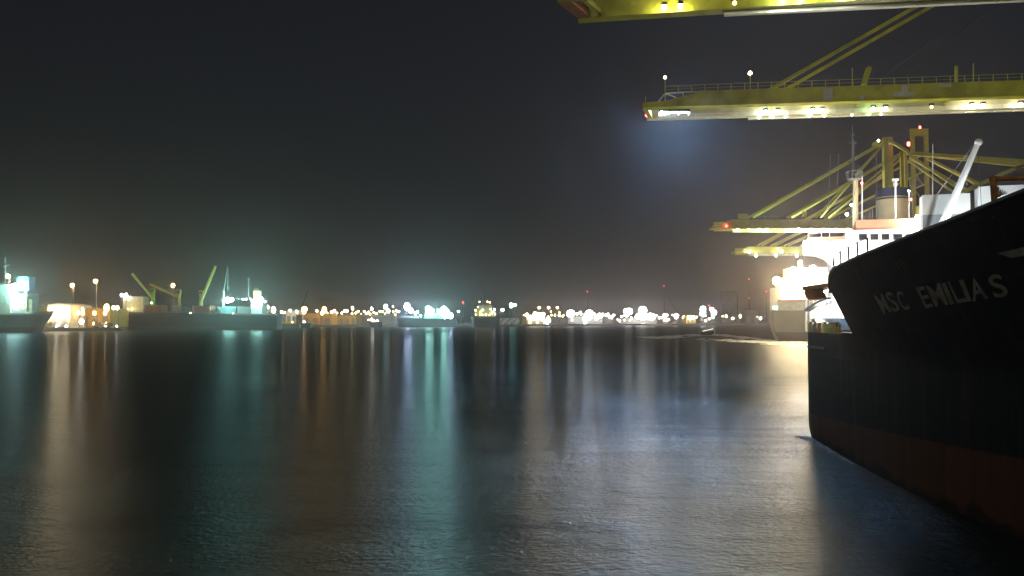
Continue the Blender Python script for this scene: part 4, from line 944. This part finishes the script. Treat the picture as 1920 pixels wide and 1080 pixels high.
G = [
 ('warm white lamp on the quay between the white warehouse and the bulk carrier', 'lamps on the near end of the far quay', 598, [(137, 583, 'sod', 260, .9), (147, 587, 'sod', 320, .9), (155, 580, 'warm', 120, .7), (155.5, 587, 'sod', 300, .9), (177, 587, 'sod', 420, 1.1), (197, 587, 'sod', 300, 1), (200, 577, 'sod', 900, 1.5), (213, 577, 'warm', 300, 1), (220, 577, 'warm', 300, 1), (132, 595, 'warm', 120, .7)]),
 ('low glaring lamp at the edge of the far quay by the trucks', 'low quay edge lamps', 573, [(83, 602, 'warm', 260, .8), (93, 609, 'white', 160, .6), (108, 601, 'white', 260, .7), (153, 603, 'white', 900, 1.2), (176, 607, 'sod', 260, .5), (199, 607, 'sod', 260, .5)]),
 ('added lamp glaring on the front of the white warehouse', 'warehouse wall lamps', 587.5, [(97, 586, 'warm', 420, .5), (104, 592, 'warm', 420, .5), (111, 584, 'warm', 420, .5), (118, 592, 'warm', 420, .5), (125, 586, 'warm', 420, .5), (92, 594, 'warm', 300, .5), (129, 595, 'warm', 300, .5)]),  # lamps added to burn out the warehouse wall
 ('warm lamp just above the rail of the bulk carrier', 'lamps behind the bulk carrier', 700, [(306, 580, 'warm', 260, .9), (311, 583, 'yel', 260, .9), (395, 581, 'warm', 420, 1.1), (400, 582, 'yel', 200, .8), (399, 587, 'warm', 100, .6)]),
 ('small warm lamp between the bulk carrier and the mobile crane', 'lamps by the bulk carrier stern', 900, [(491, 581, 'warm', 50, .7), (498, 577, 'white', 120, .9), (503, 576, 'white', 150, .9), (513, 581, 'warm', 480, 1.4), (528, 585, 'warm', 260, 1), (532, 586, 'warm', 300, 1.1), (544, 582, 'cool', 160, .8), (556, 584, 'cool', 120, .8)]),
 ('big orange lamp beside the dark mobile crane', 'orange lamps', 930, [(570.5, 580, 'sod', 900, 1.9), (570.5, 586, 'sod', 300, 1.3)]),
 ('big orange lamp just beyond the shed of the mobile crane', 'orange lamps', 960, [(608, 581, 'sod', 500, 1.6), (604, 587, 'sod', 300, 1.3)]),
 ('small warm lamp in the row between the orange lamps and the blue floodlights', 'row of small shore lamps', 1020, [(594, 583, 'warm', 150, 1), (614, 587, 'sod', 40, .7), (622, 585, 'warm', 240, 1.1), (627, 583, 'warm', 240, 1.1), (632, 587, 'sod', 90, .8), (641, 587, 'warm', 110, .9), (646, 583, 'warm', 90, .8), (651, 583, 'warm', 120, .9), (661, 578, 'warm', 260, 1.1), (660, 588, 'warm', 120, .8), (667, 587, 'yel', 120, .8), (672, 584, 'warm', 100, .8), (677, 588, 'sod', 30, .6), (683, 584, 'warm', 80, .8), (687, 588, 'warm', 60, .7), (691, 585, 'warm', 50, .7), (697, 579, 'white', 240, 1.1), (694, 589, 'sod', 50, .7), (701, 586, 'warm', 90, .8), (706, 588, 'warm', 90, .8), (712, 584, 'warm', 70, .7), (717, 584, 'yel', 80, .8), (722, 588, 'warm', 50, .7), (737, 575, 'warm', 70, .7), (737, 584, 'yel', 70, .7), (743, 583, 'white', 150, .9), (748, 584, 'white', 80, .8), (741, 590, 'sod', 40, .6)]),
 ('white lamp with a greenish halo in the row by the blue floodlights', 'greenish white lamps', 1000, [(723, 575, 'teal', 700, 1.4), (728, 583, 'white', 420, 1.3)]),
 ('single white lamp between the teal vessel and the lit tug', None, 1050, [(860, 584, 'white', 130, 1.0)]),
 ('white lamp standing between the lit tug and the teal pair', None, 1030, [(942, 581, 'white', 380, 1.4)]),
 ('teal lamp of the pair above the striped container stack', 'pair of teal lamps', 1060, [(958.5, 572.5, 'teal', 420, 1.4), (965, 572, 'teal', 420, 1.4)]),
 ('warm lamp of the dense row above the white shed', 'dense warm lamps above the white shed', 1085, [(984, 594, 'warm', 600, 1.2), (988, 590, 'warm', 300, 1.0), (995, 595, 'white', 600, 1.3), (1003, 590, 'warm', 600, 1.3), (1010, 589, 'warm', 600, 1.3), (1018, 589, 'warm', 600, 1.3), (1000, 597, 'warm', 400, 1.1), (1007, 597, 'white', 400, 1.1), (1016, 597, 'warm', 400, 1.1)]),
 ('high white lamp of the three standing above the dense warm row', 'three high white lamps', 1120, [(1011, 577, 'warm', 150, 1.1), (1028.5, 577, 'warm', 190, 1.2), (1045, 577, 'warm', 190, 1.2)]),
 ('small yellow lamp between the dense warm row and the white floodlights', 'small yellow lamps', 1150, [(1033, 584, 'yel', 50, .7), (1034, 591, 'yel', 60, .8), (1040.5, 591, 'warm', 80, .8), (1049, 586, 'yel', 40, .7), (1050, 592, 'yel', 40, .7), (1055, 593, 'yel', 40, .7)]),
 ('blue white floodlight low on the shore beyond the dense warm row', 'low blue white floodlights', 1090, [(1028, 601, 'blue', 800, 1.4), (1026, 605, 'cool', 400, 1.1), (1028, 595, 'cool', 200, .9)]),
 ('huge white floodlight of the first cluster above the wide grey shed', 'first white floodlight cluster', 1220, [(1070, 588, 'white', 3000, 2.0), (1083, 588, 'white', 260, 1.2), (1088, 586, 'white', 200, 1.1), (1097, 597, 'cool', 1200, 1.6), (1097, 604, 'cool', 700, 1.2), (1105, 588, 'white', 2600, 1.9), (1107, 594, 'cool', 500, 1.3), (1118, 596, 'white', 700, 1.4), (1124, 592, 'white', 1200, 1.6), (1130, 590, 'white', 260, 1.1)]),
 ('small white lamp in the chain between the two white floodlight clusters', 'chain of small white lamps', 1230, [(1136, 591, 'white', 90, .8), (1140, 589, 'white', 120, .9), (1143, 594, 'white', 160, .9), (1147, 595, 'white', 160, .9), (1150.5, 591, 'white', 300, 1.1), (1162, 601, 'warm', 120, .9), (1171, 600, 'warm', 50, .7), (1181, 601, 'warm', 80, .8)]),
 ('huge white floodlight of the second cluster above the wide grey shed', 'second white floodlight cluster', 1240, [(1175, 584, 'white', 1900, 1.7), (1180, 584, 'white', 1900, 1.7), (1175, 591, 'cool', 300, 1.1), (1205, 582, 'white', 3000, 2.0), (1196, 593, 'white', 1200, 1.5), (1202, 595, 'white', 500, 1.3), (1208, 595, 'white', 500, 1.3), (1213.5, 594, 'white', 500, 1.3), (1222, 594, 'white', 2200, 1.8), (1219, 590, 'white', 300, 1.1)]),
 ('low yellow lamp at the water line below the second floodlight cluster', 'low water line lamps', 1190, [(1196.5, 609, 'yel', 60, .9), (1203, 609, 'warm', 50, .9), (1207, 609, 'warm', 50, .9)]),
 ('white lamp between the second floodlight cluster and the yellow hall', 'white lamps short of the yellow hall', 1270, [(1246, 592, 'white', 420, 1.3), (1251, 591, 'white', 100, .8), (1249.5, 600, 'white', 420, 1.2), (1268, 593, 'white', 900, 1.5), (1241, 596, 'warm', 60, .7)]),
 ('yellow lamp lighting the small yellow hall', 'lamps of the yellow hall', 1284, [(1291, 596, 'yel', 260, 1), (1296, 597, 'warm', 260, 1), (1301, 595, 'yel', 260, 1), (1306, 595, 'warm', 120, .8), (1282, 593, 'yel', 30, .6)]),
 ('white floodlight of the pair between the yellow hall and the lattice tower', 'third floodlight cluster', 1270, [(1318, 580, 'cool', 1500, 1.7), (1318, 586, 'cool', 1500, 1.7), (1319, 591, 'cool', 500, 1.3), (1334, 580, 'cool', 700, 1.4), (1339, 586, 'cool', 1300, 1.6), (1337, 594, 'white', 300, 1.1), (1323, 601, 'white', 300, 1.0)]),
 ('small warm lamp between the legs of the lattice tower', 'lamps by the lattice tower', 1290, [(1355, 593, 'warm', 90, .9), (1361.5, 593, 'warm', 140, 1), (1374, 597, 'white', 260, 1.2), (1388, 593, 'warm', 200, 1.1)]),
 ('small pale lamp between the square block and the grey stern', 'lamps by the grey stern', 1280, [(1420, 594, 'yel', 30, .7), (1426, 597, 'blue', 320, 1.2), (1445, 600, 'yel', 60, .8)]),
]
rf = random.Random(11)
G.append(('small white fill lamp added along the shore around the white floodlight clusters', 'added shore fill lamps', 1235,
          [(px, rf.uniform(588, 601), rf.choice(('white', 'warm', 'cool', 'white')), rf.uniform(25, 160), rf.uniform(.6, 1.0)) for px in [1048 + 8.3 * k + rf.uniform(-3, 3) for k in range(35)]]))  # random fill lamps, added to thicken the band of shore lights
for label, group, d, L_ in G:
    for (px, py, c_, I, r) in L_:
        if d < 600 and group != 'warehouse wall lamps': I *= .28
        if px > 975: I *= 1.0; r *= 1.35
        elif px > 480: I *= 1.2
        lamp(px, py, d, c_, I, r * (1.25 if I < 400 else 1.45) * (1 + .75 * min(1, I / 2500)), label, group, flat=rf.uniform(.75, 1.6) if I < 700 else rf.uniform(.8, 1.15))

# ------------------------------------------------------------------ pilot boat and its wake
dP = 420
pb_ = thing('pilot_boat', (PX(1326, dP), dP, 0), 'low dark pilot boat with a slanting light trail bar, crossing the harbour', 'boat', 'small craft off the far shore')
side_hull(pb_, 1314, 1341, 622, dP, 4, hullmat('launch_hull', (.03, .035, .035), (.05, .03, .02), .3), 'b', sheer=.9, rake=1.5)
bpx(MB(), 1319, 1332, 618.5, 622, dP + 1, 2).build('cabin', M_grey, pb_)
MB().bar(PT(1317, 621, dP + .6), PT(1337, 616.5, dP + .6), .16).build('light_trail_bar', emit((1, .95, .7), 3.0), pb_)  # glowing bar added in place of a moving lamp's light trail
wk = mat('wake_water', (.55, .62, .62), .5, .3, .3, 0, .3)
def wake(pts, spread, n, size, seed):
    rnd = random.Random(seed); mb = MB(); P_ = [WZ(x, y, 0) for x, y in pts]
    for k in range(n):
        u = rnd.random() * (len(P_) - 1); i = int(u); p = P_[i].lerp(P_[i + 1], u - i)
        p = p + Vector((rnd.gauss(0, spread * .25), rnd.gauss(0, spread), 0)); r = size * rnd.uniform(.3, 1); m_ = 8; a0 = rnd.random() * 6
        ring = [(p.x + r * 1.2 * math.cos(a0 + 2 * PI * j / m_) * rnd.uniform(.6, 1.1), p.y + r * 1.6 * math.sin(a0 + 2 * PI * j / m_) * rnd.uniform(.6, 1.1), .006 + k * .00006) for j in range(m_)]
        mb.add(ring + [(p.x, p.y, .05 + r * .02)], [(j, (j + 1) % m_, m_) for j in range(m_)], True)
    tag(mb.build('wake_foam', wk), kind='stuff')
wake([(1215, 634), (1240, 632.5), (1265, 631), (1290, 629.5), (1310, 628), (1330, 627), (1345, 627)], 9, 260, 2.6, 1)
wake([(1340, 627), (1360, 629), (1380, 631), (1400, 633), (1420, 635), (1440, 637), (1470, 640), (1506, 642)], 9, 300, 2.4, 2)
wake([(1385, 640), (1440, 641), (1506, 648)], 16, 420, 1.7, 3)  # propeller wash, with lamp reflections put in as pale foam colour
# ------------------------------------------------------------------ render settings
C.render.engine = 'CYCLES'
C.view_settings.view_transform = 'Standard'; C.view_settings.look = 'None'; C.view_settings.exposure = 0; C.view_settings.gamma = 1
C.cycles.use_denoising = True
C.cycles.max_bounces = 6; C.cycles.diffuse_bounces = 2; C.cycles.glossy_bounces = 3; C.cycles.volume_bounces = 0
C.cycles.sample_clamp_indirect = 6; C.cycles.sample_clamp_direct = 0
C.cycles.use_light_tree = True
